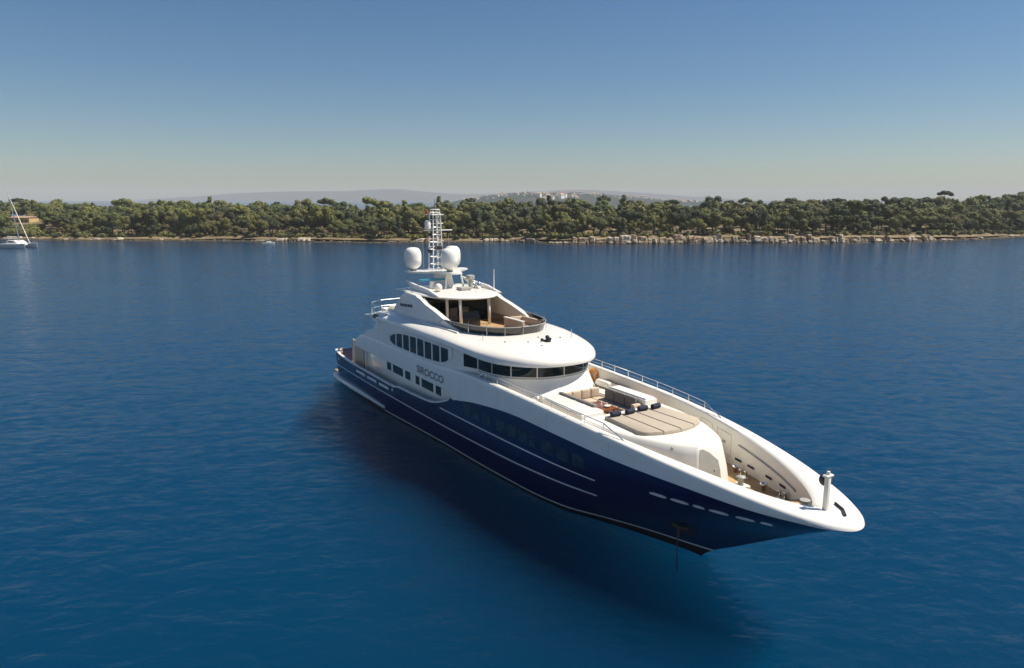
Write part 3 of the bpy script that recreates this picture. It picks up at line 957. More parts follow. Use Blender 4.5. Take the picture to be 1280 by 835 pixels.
# main deckhouse with its windows, after bulkhead and side doors
bm = new(); box(bm, (8.0, -3.3, 1.56), (24.5, 3.3, 4.14), 0.05)
mdh = obj('main_deckhouse', bm, M['white'], Y, angle=40)
def side_window(x0, x1, z0, z1, y, parent, m=None, top=0.0):
    for s in (-1, 1):
        b = new(); side_prism(b, [(x0, z0), (x1, z0 + top), (x1, z1 + top), (x0, z1)], s * (y - 0.03), s * (y + 0.012))
        obj('window', b, m or M['glass'], parent)
for x0, x1 in ((12.1, 12.85), (13.2, 14.95), (15.35, 16.2), (17.05, 17.65), (18.0, 19.75), (20.1, 20.85)):
    side_window(x0, x1, 3.12, 3.72, 3.3, mdh)
for s in (-1, 1):
    b = new(); box(b, (22.6, s * 3.3 - 0.02, 1.7), (23.3, s * 3.3 + 0.02, 3.7), 0.01); obj('door', b, M['grey'], mdh)
for s in (-1, 1):
    b = new(); box(b, (5.0, s * 3.2 - 0.04, 1.58), (7.1, s * 3.2 + 0.04, 4.1)); obj('cockpit_screen', b, M['beige'], Y)
    b = new(); box(b, (7.12, s * 3.2 - 0.05, 1.58), (7.75, s * 3.2 + 0.05, 4.1)); obj('door_panel', b, M['wood'], Y)
    b = new(); box(b, (7.77, s * 3.25 - 0.12, 1.58), (8.0, s * 3.25 + 0.12, 4.12)); obj('pillar', b, M['white'], Y)
    b = new(); box(b, (4.7, s * 3.2 - 0.08, 1.58), (4.95, s * 3.2 + 0.08, 4.12)); obj('pillar', b, M['grey'], Y)
# upper deckhouse side, flush with the band, and the wheelhouse with its curved front
def sup_ell(x0, a, b, e, n, s0=0.0):
    """quarter of a rounded front from the side (x0, b) to the nose (x0+a, 0)"""
    out = []
    for i in range(n + 1):
        t = (math.pi / 2) * i / n
        out.append((x0 + a * abs(math.sin(t)) ** (2 / e), b * abs(math.cos(t)) ** (2 / e)))
    return out
def wall_plan():
    side = [(x, hull_half(x, 5.8) - 0.02) for x in [12.2] + [12.9 + 0.65 * k for k in range(17)]]
    side += [(23.9, 3.84), (24.5, 3.66), (25.0, 3.47), (25.4, 3.34)]
    front = sup_ell(25.7, 3.6, 3.28, 2.25, 22)
    return side + front
WP = wall_plan()
plan = [(x, -y) for x, y in WP] + [(x, y) for x, y in WP[:-1]][::-1]
bm = new()
# the front sweeps forward below the panes into the foredeck
def sweep(x, y, z):
    k = smooth((x - 25.9) / 3.0) * (max(0.0, 5.72 - z) / 1.4) ** 1.25
    return (x + 1.15 * k, y * (1 + 0.05 * k), z)
grid(bm, [[sweep(x, y, z) for z in (4.3, 4.6, 4.9, 5.2, 5.5, 5.72, 5.8, 6.5, 6.99)] for x, y in plan])
weld(bm)
uh = obj('upper_deckhouse', bm, M['white'], Y, angle=40)
bm = new(); box(bm, (13.2, -3.85, 4.32), (13.35, 3.85, 6.9)); obj('after_bulkhead', bm, M['smoke'], uh)
# raked wing at the after end of the side
for s in (-1, 1):
    b = new()
    side_prism(b, [(9.4, 5.27), (12.4, 5.33), (12.4, 6.95), (12.0, 6.93), (11.75, 6.45), (11.2, 6.0), (10.0, 5.75)], s * 3.88, s * 3.975, 0.02)
    obj('side_wing', b, M['white'], uh)
# eight tall panes in an arched row
slot_top = curve([14.1, 14.42, 14.95, 16, 17.5, 19, 23.4], [5.95, 6.02, 6.22, 6.42, 6.54, 6.60, 6.63])
slot_bot = curve([14.1, 14.42, 14.9, 15.5, 19.4, 21.6, 22.5, 23.1, 23.4], [5.90, 5.74, 5.56, 5.50, 5.52, 5.62, 5.74, 5.98, 6.3])
def slot(x): return slot_bot(x), slot_top(x)
for s in (-1, 1):
    for i in range(8):
        a = 14.42 + 1.112 * i; c = a + 0.90
        b = new()
        xs_ = [lerp(a, c, k / 8) for k in range(9)]
        pts = [(x, slot(x)[0]) for x in xs_] + [(x, slot(x)[1]) for x in xs_[::-1]]
        f0 = [b.verts.new((x, s * (hull_half(x, 5.8) - 0.008), z)) for x, z in pts]
        f1 = [b.verts.new((x, s * (hull_half(x, 5.8) - 0.06), z)) for x, z in pts]
        b.faces.new(f0)
        for k in range(len(pts)): b.faces.new([f0[k], f0[(k + 1) % len(pts)], f1[(k + 1) % len(pts)], f1[k]])
        obj('window', b, M['glass'], uh)
    # raised moulding round the row
    b = new()
    xs_ = [lerp(14.12, 23.62, k / 40) for k in range(41)]
    def mould(x):
        xx = min(max(x, 14.37), 23.4); bo, to = slot(xx); return bo - 0.14, to + 0.14
    loop = [(x, mould(x)[0]) for x in xs_] + [(x, mould(x)[1]) for x in xs_[::-1]]
    tube(b, [(x, s * (hull_half(x, 5.8) - 0.012), z) for x, z in loop + loop[:1]], 0.035, 6)
    obj('window_moulding', b, M['white'], uh)
# wheelhouse panes round the front
def path_between(pl, s0, s1, n, off):
    P = [Vector((x, y, 0)) for x, y in pl]
    L = [0]
    for a, b_ in zip(P[:-1], P[1:]): L.append(L[-1] + (b_ - a).length)
    out = []
    for i in range(n + 1):
        s = lerp(s0, s1, i / n)
        k = max(0, min(len(P) - 2, int(np.searchsorted(L, s)) - 1))
        t = (s - L[k]) / max(1e-6, L[k + 1] - L[k])
        d = (P[k + 1] - P[k]).normalized(); nn = Vector((d.y, -d.x, 0))
        p = P[k].lerp(P[k + 1], t) + nn * off
        out.append(p)
    return out, L[-1]
_, LT = path_between(plan, 0, 1, 1, 0)
def pane_row(z0, z1, edges, name, m, parent, off=0.012):
    for s0, s1 in edges:
        pts, _ = path_between(plan, s0, s1, 10, off)
        back, _ = path_between(plan, s0, s1, 10, -0.03)
        b = new()
        grid(b, [[tuple(q_ + Vector((0, 0, z0))), tuple(p + Vector((0, 0, z0))), tuple(p + Vector((0, 0, z1))), tuple(q_ + Vector((0, 0, z1)))] for p, q_ in zip(pts, back)])
        obj(name, b, m, parent, angle=40)
# arc positions measured from the nose
edges = []
for a, c in ((0.03, 1.58), (1.64, 3.02), (3.08, 4.3), (4.36, 5.6), (5.7, 6.75)):
    edges.append((LT / 2 - c, LT / 2 - a)); edges.append((LT / 2 + a, LT / 2 + c))
pane_row(5.86, 6.60, edges, 'window', M['glass'], uh)
# grey sill under the panes
pts, _ = path_between(plan, LT / 2 - 5.6, LT / 2 + 5.6, 60, 0.0)
b = new(); tube(b, [tuple(p + Vector((0, 0, 5.78))) for p in pts], 0.035, 6); obj('window_sill', b, M['grey'], uh)

# brow: the big rounded overhang that carries the sundeck
OUT = [(12.0, 4.02), (12.2, 4.08), (13, 4.1), (15, 4.12), (17, 4.13), (19, 4.13), (21, 4.12)] + sup_ell(22.0, 7.95, 4.12, 2.42, 30)
INN = [(12.0, 2.95), (12.4, 2.95), (13, 2.95), (15, 2.95), (16.5, 2.95), (18, 2.95), (19.0, 2.95)] + sup_ell(19.6, 5.85, 2.95, 2.5, 30)
G = [(-0.004, 0.0), (-0.008, 0.12), (-0.002, 0.22), (0.02, 0.36), (0.07, 0.48), (0.15, 0.59), (0.28, 0.71), (0.45, 0.82), (0.65, 0.91), (0.85, 0.97), (1.0, 1.0)]
def brow_row(i, s):
    (ox, oy), (ix, iy) = OUT[i], INN[i]
    zb = lerp(6.92, 6.53, smooth((ox - 23.0) / 5.0))
    row = [(lerp(ox, ix, 0.75), s * lerp(oy, iy, 0.75), zb + 0.05), (lerp(ox, ix, 0.10), s * lerp(oy, iy, 0.10), zb + 0.02)]
    taper = 0.55 + 0.45 * smooth((ox - 12) / 1.5)
    for f, g in G:
        row.append((lerp(ox, ix, f), s * lerp(oy, iy, f), zb + (7.52 - zb) * g * (taper if f < 0.9 else 1)))
    return row
K = len(OUT)
bm = new()
grid(bm, [brow_row(i, -1) for i in range(K)] + [brow_row(i, 1) for i in range(K - 1)][::-1])
weld(bm)
brow = obj('brow', bm, M['white'], Y, angle=50)
# rounded after end of the overhang, sundeck floor and inner coaming
bm = new()
inn = [(x, -y) for x, y in INN] + [(x, y) for x, y in INN[:-1]][::-1]
prism(bm, [(x, y * 0.995) for x, y in inn], 6.93, 7.0)
obj('sundeck_floor', bm, M['teak'], Y)
bm = new()
grid(bm, [[(x, y, 7.52), (x - 0.06, y * 0.985, 7.52), (x - 0.08, y * 0.98, 6.99)] for x, y in inn]); obj('sundeck_coaming', bm, M['beige'], Y, angle=40)
bm = new()
aft = [(12.6, -4.0), (12.6, 4.0), (11.2, 3.95), (9.6, 3.5), (8.7, 2.4), (8.4, 0), (8.7, -2.4), (9.6, -3.5), (11.2, -3.95)]
prism(bm, aft, 6.62, 6.86)
obj('after_sundeck', bm, M['white'], Y)
for s in (-1, 1):
    bm = new()
    side_prism(bm, [(9.3, 6.84), (12.6, 6.9), (13.4, 7.35), (12.4, 7.4), (10.6, 7.02)], s * 3.45, s * 3.9, 0.08)
    obj('sundeck_wing', bm, M['white'], Y, angle=40)

# smoked wind screen round the flybridge
fi = [i for i in range(K) if INN[i][0] >= 19.8]
scr = [(INN[i][0], -INN[i][1]) for i in fi] + [(INN[i][0], INN[i][1]) for i in fi[:-1]][::-1]
bm = new()
def grow(x, y, k): return (19.6 + (x - 19.6) * k, y * k)
rows = []
for x, y in scr:
    h = 0.46 * smooth((x - 19.4) / 1.5)
    a_, b_ = grow(x, y, 1.0), grow(x, y, 1.03)
    c_ = grow(x, y, 1.022)
    rows.append([(a_[0], a_[1], 7.50), (b_[0], b_[1], 7.52 + h), (c_[0], c_[1], 7.52 + h), (a_[0] - 0.02, a_[1] * 0.992, 7.50)])
grid(bm, rows)
ws = obj('wind_screen', bm, M['smoke'], Y, angle=40)
bm = new()
tube(bm, [(grow(x, y, 1.026)[0], grow(x, y, 1.026)[1], 7.535 + 0.46 * smooth((x - 19.4) / 1.5)) for x, y in scr], 0.03, 6)
obj('screen_rail', bm, M['grey'], ws)
for k in range(4, len(scr) - 4, 6):
    x, y = scr[k]; b = new(); p = grow(x, y, 1.035)
    tube(b, [(p[0], p[1], 7.4), (p[0] , p[1], 8.2)], 0.018, 5); obj('stanchion', b, M['chrome'], ws)

# raked side fins that carry the hardtop
FIN = [(12.6, 7.35), (22.6, 7.50), (22.35, 7.62), (21.2, 7.90), (20.2, 8.16), (19.2, 8.40), (18.2, 8.60), (17.4, 8.80), (16.9, 9.05), (15.0, 9.1), (14.3, 8.75), (13.6, 8.2)]
for s in (-1, 1):
    b = new(); side_prism(b, FIN, s * 2.68, s * 3.02, 0.09)
    fn_ = obj('side_fin', b, M['white'], Y, angle=40)
    b = new()
    for k in range(5): box(b, (14.2 + 0.42 * k, s * 3.03 - 0.012, 8.02 + 0.03 * k), (14.5 + 0.42 * k, s * 3.03 + 0.012, 8.22 + 0.03 * k), 0.005)
    obj('vent', b, M['dark'], fn_)
    b = new(); tube(b, [(17.0, s * 3.2, 7.40), (18.5, s * 3.22, 7.47), (20.5, s * 3.22, 7.50), (22.9, s * 3.15, 7.50)], 0.07, 8); obj('coaming_strip', b, M['white'], fn_, smooth=True)

# hardtop
HT_ = [(12.9, 2.1), (13.2, 2.5), (14.2, 2.72), (15.2, 2.75)] + sup_ell(15.6, 4.65, 2.75, 2.2, 24)
def ht_row(x, y, s):
    cx = 15.5
    f = lambda k, z: (cx + (x - cx) * k, s * y * k, z)
    return [f(0.0, 8.93), f(0.8, 8.93), f(0.97, 8.94), f(1.0, 9.0), f(1.0, 9.06), f(0.97, 9.13), f(0.85, 9.2), f(0.6, 9.26), f(0.3, 9.30), f(0.0, 9.31)]
bm = new()
grid(bm, [ht_row(x, y, -1) for x, y in HT_] + [ht_row(x, y, 1) for x, y in HT_[:-1]][::-1], closed=True)
weld(bm)
ht = obj('hardtop', bm, M['white'], Y, angle=40)
for s in (-1, 1):
    b = new(); side_prism(b, [(19.0, 9.12), (15.0, 9.15), (13.6, 9.62), (13.55, 9.72), (15.3, 9.56), (17.2, 9.45)], s * 2.18, s * 2.36, 0.04); obj('hardtop_fin', b, M['white'], ht, angle=40)
    b = new(); tube(b, [(14.2, s * 2.5, 9.1), (12.7, s * 2.75, 9.02)], [0.14, 0.03], 8); obj('tip', b, M['white'], ht)
for px_, py_ in ((18.3, -1.5), (19.6, -1.2), (18.6, 1.5)):
    b = new(); tube(b, [(px_ + 0.15, py_, 6.99), (px_ , py_, 8.96)], 0.10, 10); obj('pillar', b, M['offwhite'], Y, smooth=True)
# flybridge furniture under and in front of the hardtop
bm = new(); box(bm, (16.7, -2.6, 6.99), (16.85, 2.6, 8.93)); obj('dark_bulkhead', bm, M['glass'], Y)
bm = new(); box(bm, (18.6, -0.9, 6.99), (19.3, 0.5, 7.75), 0.08); side_prism(bm, [(18.7, 7.75), (19.3, 7.75), (19.15, 8.05)], -0.8, 0.4)
hc = obj('helm_console', bm, M['dark'], Y, angle=40)
b = new(); torus(b, (0, 0, 0), 0.42, 0.03, 'y', 24, 6)
wh = obj('steering_wheel', b, M['dark'], hc, smooth=True); wh.location = (18.5, -0.2, 7.75); wh.rotation_euler = (0, 0, R(90))
for y_ in (-0.6, 0.25):
    b = new(); box(b, (17.5, y_ - 0.28, 7.3), (18.0, y_ + 0.28, 7.5), 0.06); box(b, (17.45, y_ - 0.28, 7.5), (17.6, y_ + 0.28, 8.1), 0.05); box(b, (17.65, y_ - 0.08, 6.99), (17.85, y_ + 0.08, 7.3))
    obj('helm_seat', b, M['darkgrey'], Y, angle=40)
bm = new()
box(bm, (21.0, 1.25, 6.99), (23.2, 1.42, 7.78), 0.03); box(bm, (21.0, 1.43, 6.99), (21.18, 2.7, 7.78), 0.03)
box(bm, (21.2, 2.2, 6.99), (23.6, 2.62, 7.35), 0.05); box(bm, (21.2, 2.5, 7.3), (23.6, 2.7, 7.8), 0.05)
box(bm, (23.0, -1.4, 6.99), (24.4, 1.5, 7.3), 0.06)
ls = obj('lounge_seat', bm, M['beige'], Y, angle=40)
b = new(); box(b, (21.0, 1.2, 7.785), (23.2, 1.46, 7.84), 0.02); obj('seat_trim', b, M['white'], ls)
b = new(); box(b, (23.8, -1.6, 7.31), (24.6, 1.6, 7.45), 0.06); obj('cushion', b, M['pad'], ls, angle=40)

# mast: pylon, radar bar, delta platform, domes, lattice
bm = new()
side_prism(bm, [(14.0, 9.25), (16.2, 9.25), (15.7, 10.25), (13.9, 10.25)], -0.25, 0.25, 0.06)
mast = obj('mast', bm, M['white'], Y, angle=40)
for s in (-1, 1):
    b = new(); tube(b, [(16.6, s * 0.7, 9.25), (16.5, s * 0.55, 10.28)], 0.07, 6); obj('mast_leg', b, M['white'], mast)
bm = new()
prism(bm, [(16.9, -0.45), (17.0, 0), (16.9, 0.45), (15.5, 1.0), (14.2, 2.35), (13.5, 2.35), (13.3, 1.0), (12.9, 0), (13.3, -1.0), (13.5, -2.35), (14.2, -2.35), (15.5, -1.0)], 10.26, 10.38)
bmesh.ops.bevel(bm, geom=bm.edges[:], offset=0.03, segments=2, affect='EDGES')
obj('mast_platform', bm, M['white'], mast, angle=40)
for dx, dy, zz, rr in ((13.8, -1.8, 10.50, 0.60), (13.8, 1.3, 10.50, 0.60), (15.9, 0.0, 10.50, 0.62)):
    b = new()
    lathe(b, [(0, 0), (0.22, 0), (rr * 0.45, 0.03), (rr * 0.80, 0.16), (rr * 0.93, 0.30), (rr * 0.94, 0.36), (rr * 0.99, 0.38), (rr, 0.70), (rr, 0.98), (rr * 0.96, 1.16), (rr * 0.83, 1.34), (rr * 0.62, 1.46), (rr * 0.34, 1.50), (0, 1.52)], (dx, dy, zz), 28)
    d_ = obj('satellite_dome', b, M['white'], Y, angle=60)
    b = new(); lathe(b, [(0, -0.14), (0.2, -0.14), (0.2, 0.02), (0, 0.02)], (dx, dy, zz), 14); obj('dome_foot', b, M['grey'], d_)
# lattice
ML = lambda z: lerp(0.38, 0.27, (z - 10.3) / 4.2)
MX = 13.75
def latt(z, i): k = ML(z); return (MX + (k if i in (0, 1) else -k), (k if i in (0, 3) else -k), z)
b = new()
for i in range(4): tube(b, [latt(10.35, i), latt(14.35, i)], 0.05, 6)
zz = 10.75
while zz < 14.4:
    for i in range(4): tube(b, [latt(zz, i), latt(zz, (i + 1) % 4)], 0.032, 5)
    zz += 0.52
obj('lattice_tower', b, M['white'], mast)
b = new()
for k in range(11): tube(b, [(MX + 0.40, -0.12, 10.5 + k * 0.36), (MX + 0.40, 0.12, 10.5 + k * 0.36)], 0.022, 4)
for s in (-1, 1): tube(b, [(MX + 0.42, s * 0.12, 10.35), (MX + 0.36, s * 0.12, 14.35)], 0.022, 4)
obj('ladder', b, M['chrome'], mast)
for a_, c_ in (((MX, -0.9, 13.15), (MX + 0.2, 1.25, 13.15)), ((MX, -0.45, 13.62), (MX, 0.62, 13.62)), ((MX, -0.55, 12.0), (MX, 0.5, 12.0))):
    b = new(); tube(b, [a_, c_], 0.042, 6); obj('crosstree', b, M['white'], mast)
b = new(); box(b, (MX - 0.45, -0.45, 14.2), (MX + 0.45, 0.45, 14.28), 0.02); torus(b, (MX, 0, 14.6), 0.34, 0.03, 'z', 16, 5)
for a in range(4): tube(b, [(MX + 0.34 * math.cos(a * 1.57), 0.34 * math.sin(a * 1.57), 14.28), (MX + 0.34 * math.cos(a * 1.57), 0.34 * math.sin(a * 1.57), 14.6)], 0.022, 4)
obj('top_basket', b, M['white'], mast)
b = new(); lathe(b, [(0, 0), (0.2, 0), (0.22, 0.05), (0.22, 0.5), (0.17, 0.6), (0, 0.62)], (MX + 0.1, -0.62, 13.25), 14); obj('radome', b, M['white'], mast, angle=50)
b = new(); lathe(b, [(0, 0), (0.10, 0), (0.10, 0.2), (0, 0.22)], (MX - 0.1, -0.62, 14.3), 10); obj('mast_light', b, M['red'], mast)
for p_, z0, z1 in (((MX, 0.0), 14.3, 15.35), ((MX + 0.3, 0.35), 14.3, 14.85), ((MX, -0.95), 10.35, 11.9), ((MX + 0.1, 1.0), 10.35, 12.9)):
    b = new(); tube(b, [(p_[0], p_[1], z0), (p_[0], p_[1], z1)], [0.03, 0.015], 5); obj('whip_aerial', b, M['grey'] if z0 < 11 else M['dark'], mast)
b = new(); tube(b, [(18.0, 2.3, 9.15), (18.0, 2.3, 10.6)], [0.05, 0.03], 6); obj('whip_aerial', b, M['offwhite'], ht)
b = new(); box(b, (MX - 0.1, -0.06, 11.8), (MX + 0.5, 0.30, 12.05), 0.03); box(b, (MX - 0.5, -0.4, 11.55), (MX - 0.2, -0.1, 11.8), 0.03); box(b, (MX - 0.1, -0.55, 12.75), (MX + 0.2, -0.3, 12.95), 0.03); obj('floodlight', b, M['dark'], mast)
b = new(); box(b, (15.6, -2.25, 9.80), (15.75, -0.3, 9.96), 0.04); rb = obj('radar_bar', b, M['teal'], mast, angle=40)
b = new(); lathe(b, [(0, 0), (0.2, 0), (0.16, 0.5), (0, 0.5)], (15.67, -1.25, 9.29), 12); obj('radar_pedestal', b, M['white'], rb)
b = new(); ball(b, (17.2, -1.55, 9.52), 0.27); obj('small_dome', b, M['offwhite'], ht, smooth=True)
b = new(); box(b, (17.2, -0.2, 9.28), (17.9, 0.6, 9.48), 0.05); box(b, (16.9, 0.9, 9.28), (17.2, 1.1, 10.1), 0.03); box(b, (16.8, 0.75, 9.9), (17.3, 1.2, 10.2), 0.05)
obj('searchlight', b, M['grey'], ht)
for k, (x, y) in enumerate(((16.9, 1.3), (17.2, 1.55))):
    b = new(); lathe(b, [(0, 0), (0.16, 0.0), (0.2, 0.25), (0.1, 0.45), (0, 0.47)], (x, y, 9.27), 12); obj('horn', b, M['chrome'], ht, smooth=True)

# fittings on top of the brow
def brow_z(x, y):
    best = None
    for i in range(K):
        (ox, oy), (ix, iy) = OUT[i], INN[i]
        zb = lerp(6.92, 6.53, smooth((ox - 23.0) / 5.0))
        for f, g in G:
            q_ = (lerp(ox, ix, f) - x) ** 2 + (lerp(oy, iy, f) - abs(y)) ** 2
            if best is None or q_ < best[0]: best = (q_, zb + (7.52 - zb) * g)
    return best[1]
for x, y in ((26.4, -2.0), (27.1, -0.9), (28.0, -0.6), (28.4, 0.4), (27.0, 1.4), (26.5, 0.2)):
    b = new(); z = brow_z(x, y); lathe(b, [(0, -0.03), (0.05, -0.03), (0.05, 0.03), (0, 0.05)], (x, y, z), 8); obj('deck_fitting', b, M['grey'], brow)
b = new(); z = brow_z(27.4, 0.2)
lathe(b, [(0, 0.0), (0.22, 0.0), (0.2, 0.08), (0.05, 0.1), (0, 0.1)], (27.4, 0.2, z - 0.03), 12); ball(b, (27.4, 0.2, z + 0.2), 0.13); box(b, (27.2, -0.15, z), (27.35, 0.0, z + 0.14), 0.03); box(b, (27.2, 0.35, z), (27.4, 0.5, z + 0.14), 0.03)
obj('brow_searchlight', b, M['dark'], brow, angle=40)
for x, y, h in ((27.0, 2.2, 0.5), (25.2, -2.75, 0.35)):
    b = new(); z = brow_z(x, y); tube(b, [(x, y, z - 0.02), (x, y, z + h)], 0.022, 5); obj('brow_stanchion', b, M['chrome'], brow)

# name on the side, in outlined grey capitals
def text_mesh(name, body, parent, x0, x1, z0, z1, m, s=-1, off=0.02, dx=0.0):
    cu = bpy.data.curves.new('lettering', 'FONT'); cu.body = body; cu.offset = 0.028
    to = bpy.data.objects.new('lettering', cu); COL.objects.link(to)
    bpy.context.view_layer.update()
    dg = bpy.context.evaluated_depsgraph_get()
    me = bpy.data.meshes.new_from_object(to.evaluated_get(dg))
    bpy.data.objects.remove(to); bpy.data.curves.remove(cu)
    co = np.array([v.co[:] for v in me.vertices])
    mn, mx = co.min(0), co.max(0)
    for v in me.vertices:
        u = (v.co.x - mn[0]) / (mx[0] - mn[0]); w = (v.co.y - mn[1]) / (mx[1] - mn[1])
        if s > 0: u = 1 - u
        x = lerp(x0, x1, u); z = lerp(z0, z1, w)
        v.co = (x, s * (hull_half(x, z) + off), z)
    me.name = name
    me.materials.clear(); me.materials.append(m)
    o = bpy.data.objects.new(name, me); COL.objects.link(o); o.parent = parent
    return o
for s in (-1, 1): text_mesh('name_lettering', 'SIROCCO', band, 18.85, 22.6, 4.40, 4.88, M['letter'], s)

# hull windows: three groups of dark panes
for s in (-1, 1):
    for x0, x1 in ((25.0, 25.75), (25.95, 26.75), (27.0, 27.8), (28.45, 29.2), (29.4, 30.25), (30.5, 31.25), (31.45, 31.95), (32.5, 33.35), (33.6, 34.45), (34.75, 35.55)):
        b = new()
        zt = lambda x: 3.80 ; zb_ = lambda x: 3.16
        xs_ = [lerp(x0, x1, k / 4) for k in range(5)]
        f0 = [b.verts.new((x, s * (HB(x, z) + 0.010), z)) for x, z in [(x, 3.16) for x in xs_] + [(x, 3.48) for x in xs_[-1:]] + [(x, 3.80) for x in xs_[::-1]] + [(x, 3.48) for x in xs_[:1]]]
        b.faces.new(f0)
        fr = obj('window', b, M['hullglass'], hull)
    # freeing ports near the bow: bright steel slots
    for x0, x1 in ((39.17, 39.98), (40.17, 40.98), (41.16, 41.65), (41.84, 42.59), (42.87, 43.54), (43.75, 44.15)):
        b = new()
        xs_ = [lerp(x0, x1, k / 6) for k in range(7)]
        hh = [0.4, 0.85, 1, 1, 1, 0.85, 0.4]
        zc_ = lambda x: 3.27 + 0.038 * (x - 39.5)
        grid(b, [[(x, s * (HB(x, zc_(x) + dz * h * 0.085) + o_), zc_(x) + dz * h * 0.085) for dz, o_ in ((-1, 0.0), (-0.8, 0.03), (0.8, 0.03), (1, 0.0))] for x, h in zip(xs_, hh)])
        obj('freeing_port', b, M['stripe'], hull, angle=40)
    # pale louvres along the quarter and a round outlet
    for x0, x1 in ((7.4, 9.4), (9.75, 11.65), (12.1, 13.95)):
        b = new()
        xs_ = [lerp(x0, x1, k / 20) for k in range(21)]
        grid(b, [[(x, s * (hull_half(x, z) + o_), z) for z, o_ in ((2.04 - 0.02 * (k % 3), 0.0), (2.05 - 0.02 * (k % 3), 0.035), (2.17 + 0.025 * (k % 3), 0.035), (2.18 + 0.025 * (k % 3), 0.0))] for k, x in enumerate(xs_)])
        obj('louvre', b, M['stripe'], hull)
    for x, z, r_ in ((14.6, 2.2, 0.12), (3.1, 2.22, 0.12)):
        b = new(); y = hull_half(x, z); lathe(b, [(0, -0.02), (r_, -0.02), (r_, 0.04), (r_ * 0.6, 0.05), (0, 0.02)], (x, 0, z), 14, 'y')
        for v in b.verts: v.co.y = s * (y + v.co.y)
        obj('outlet', b, M['chrome'], hull)
    b = new(); lathe(b, [(0, 0), (0.22, 0), (0.16, 0.12), (0.16, 0.3), (0.24, 0.38), (0, 0.4)], (2.6, s * 3.55, 2.66), 14); obj('stern_bollard', b, M['chrome'], Y, smooth=True)
    # anchor pocket
    b = new()
    pk = [(38.9, 0.95), (39.75, 0.90), (40.15, 1.50), (39.95, 1.70), (38.9, 1.58)]
    f0 = [b.verts.new((x, s * (HB(x, z) + 0.015), z)) for x, z in pk]; b.faces.new(f0)
    ap = obj('anchor_pocket', b, M['dark'], hull)
b = new()
ax, az = 39.45, 1.46
ay = -(HB(ax, az) + 0.10)
tube(b, [(ax - 0.45, ay - 0.02, az + 0.13), (ax - 0.2, ay - 0.05, az + 0.02), (ax + 0.25, ay, az + 0.0), (ax + 0.5, ay + 0.1, az + 0.1)], [0.03, 0.08, 0.08, 0.03], 7)
tube(b, [(ax + 0.02, ay - 0.02, az + 0.02), (ax + 0.04, ay - 0.04, az - 0.45)], 0.06, 7)
obj('anchor', b, M['rust'], Y)
# chain running down into the sea
b = new()
p0 = Vector((39.5, ay - 0.10, 1.05)); p1 = Vector((39.75, ay - 0.3, -0.35))
nl = 17
for k in range(nl):
    c = p0.lerp(p1, k / (nl - 1)); a = (k % 2) * 1.57
    t_ = new(); torus(t_, (0, 0, 0), 0.05, 0.013, 'y', 10, 5)
    for v in t_.verts: v.co = Matrix.Rotation(a, 3, 'Z') @ Vector((v.co.x * 0.7, v.co.y, v.co.z * 1.25)) + c
    me_ = bpy.data.meshes.new('tmp'); t_.to_mesh(me_); t_.free(); b.from_mesh(me_); bpy.data.meshes.remove(me_)
on_board(tag(obj('anchor_chain', b, M['rust']), 'thin rusty anchor chain hanging from the bow into the water', 'chain'))

# rails on the bulwark cap
def cap_path(s, x0, x1, n, dz, f=0.55):
    out = []
    for k in range(n + 1):
        nn = lerp(x0, x1, k / n); zt = band_top(nn); o_ = hull_pt(nn, zt, 1); i_ = inner_pt(nn, zt)
        out.append((lerp(o_[0], i_[0], f), s * lerp(o_[1], i_[1], f), zt + dz))
    return out
for s in (-1, 1):
    x1 = 37.0
    b = new()
    top = cap_path(s, 27.0, x1 - 0.5, 20, 0.40) + cap_path(s, x1, x1 + 0.7, 2, 0.0)[-1:]
    top = cap_path(s, 26.2, 26.2, 1, 0.0)[:1] + top
    tube(b, top, 0.024, 6); rl = obj('bulwark_rail', b, M['chrome'], Y)
    for k in range(9):
        xx = lerp(27.0, x1 - 0.5, k / 8); a_, c_ = cap_path(s, xx, xx, 1, -0.01)[0], cap_path(s, xx, xx, 1, 0.40)[0]
        b = new(); tube(b, [a_, c_], 0.018, 5); obj('stanchion', b, M['chrome'], rl)
    b = new(); tube(b, cap_path(s, 26.2, x1 + 0.6, 24, 0.2), 0.010, 4); obj('lower_wire', b, M['chrome'], rl)

# foredeck coachroof: seating well, sun pad base, locker front
TW = curve([28.6, 31, 33.5, 35.2, 36.4, 37.6, 38.6, 39.3, 39.75], [2.45, 2.55, 2.62, 2.52, 2.34, 2.00, 1.52, 1.08, 0.62])
def coach_ring(x0, k, z, dx=0.0):
    xs_ = [34.25 + (39.75 - 34.25) * (1 - (1 - i / 16) ** 1.6) for i in range(17)]
    return [(x + dx * smooth((x - 36) / 3.7), -(TW(x) + k), z) for x in xs_] + [(x + dx * smooth((x - 36) / 3.7), TW(x) + k, z) for x in xs_[::-1]]
bm = new()
rings = [coach_ring(0, 0.30, 3.0, 0.42), coach_ring(0, 0.25, 3.9, 0.28), coach_ring(0, 0.14, 4.7, 0.10), coach_ring(0, 0.06, 4.98, 0.03), coach_ring(0, -0.06, 5.07, -0.05), coach_ring(0, -0.25, 5.10, -0.20)]
n_ = len(rings[0])
vr = [[bm.verts.new(p) for p in r] for r in rings]
for a_, c_ in zip(vr[:-1], vr[1:]):
    for k in range(n_): bm.faces.new([a_[k], a_[(k + 1) % n_], c_[(k + 1) % n_], c_[k]])
bm.faces.new(vr[-1])
coach = obj('coachroof', bm, M['white'], Y, angle=45)
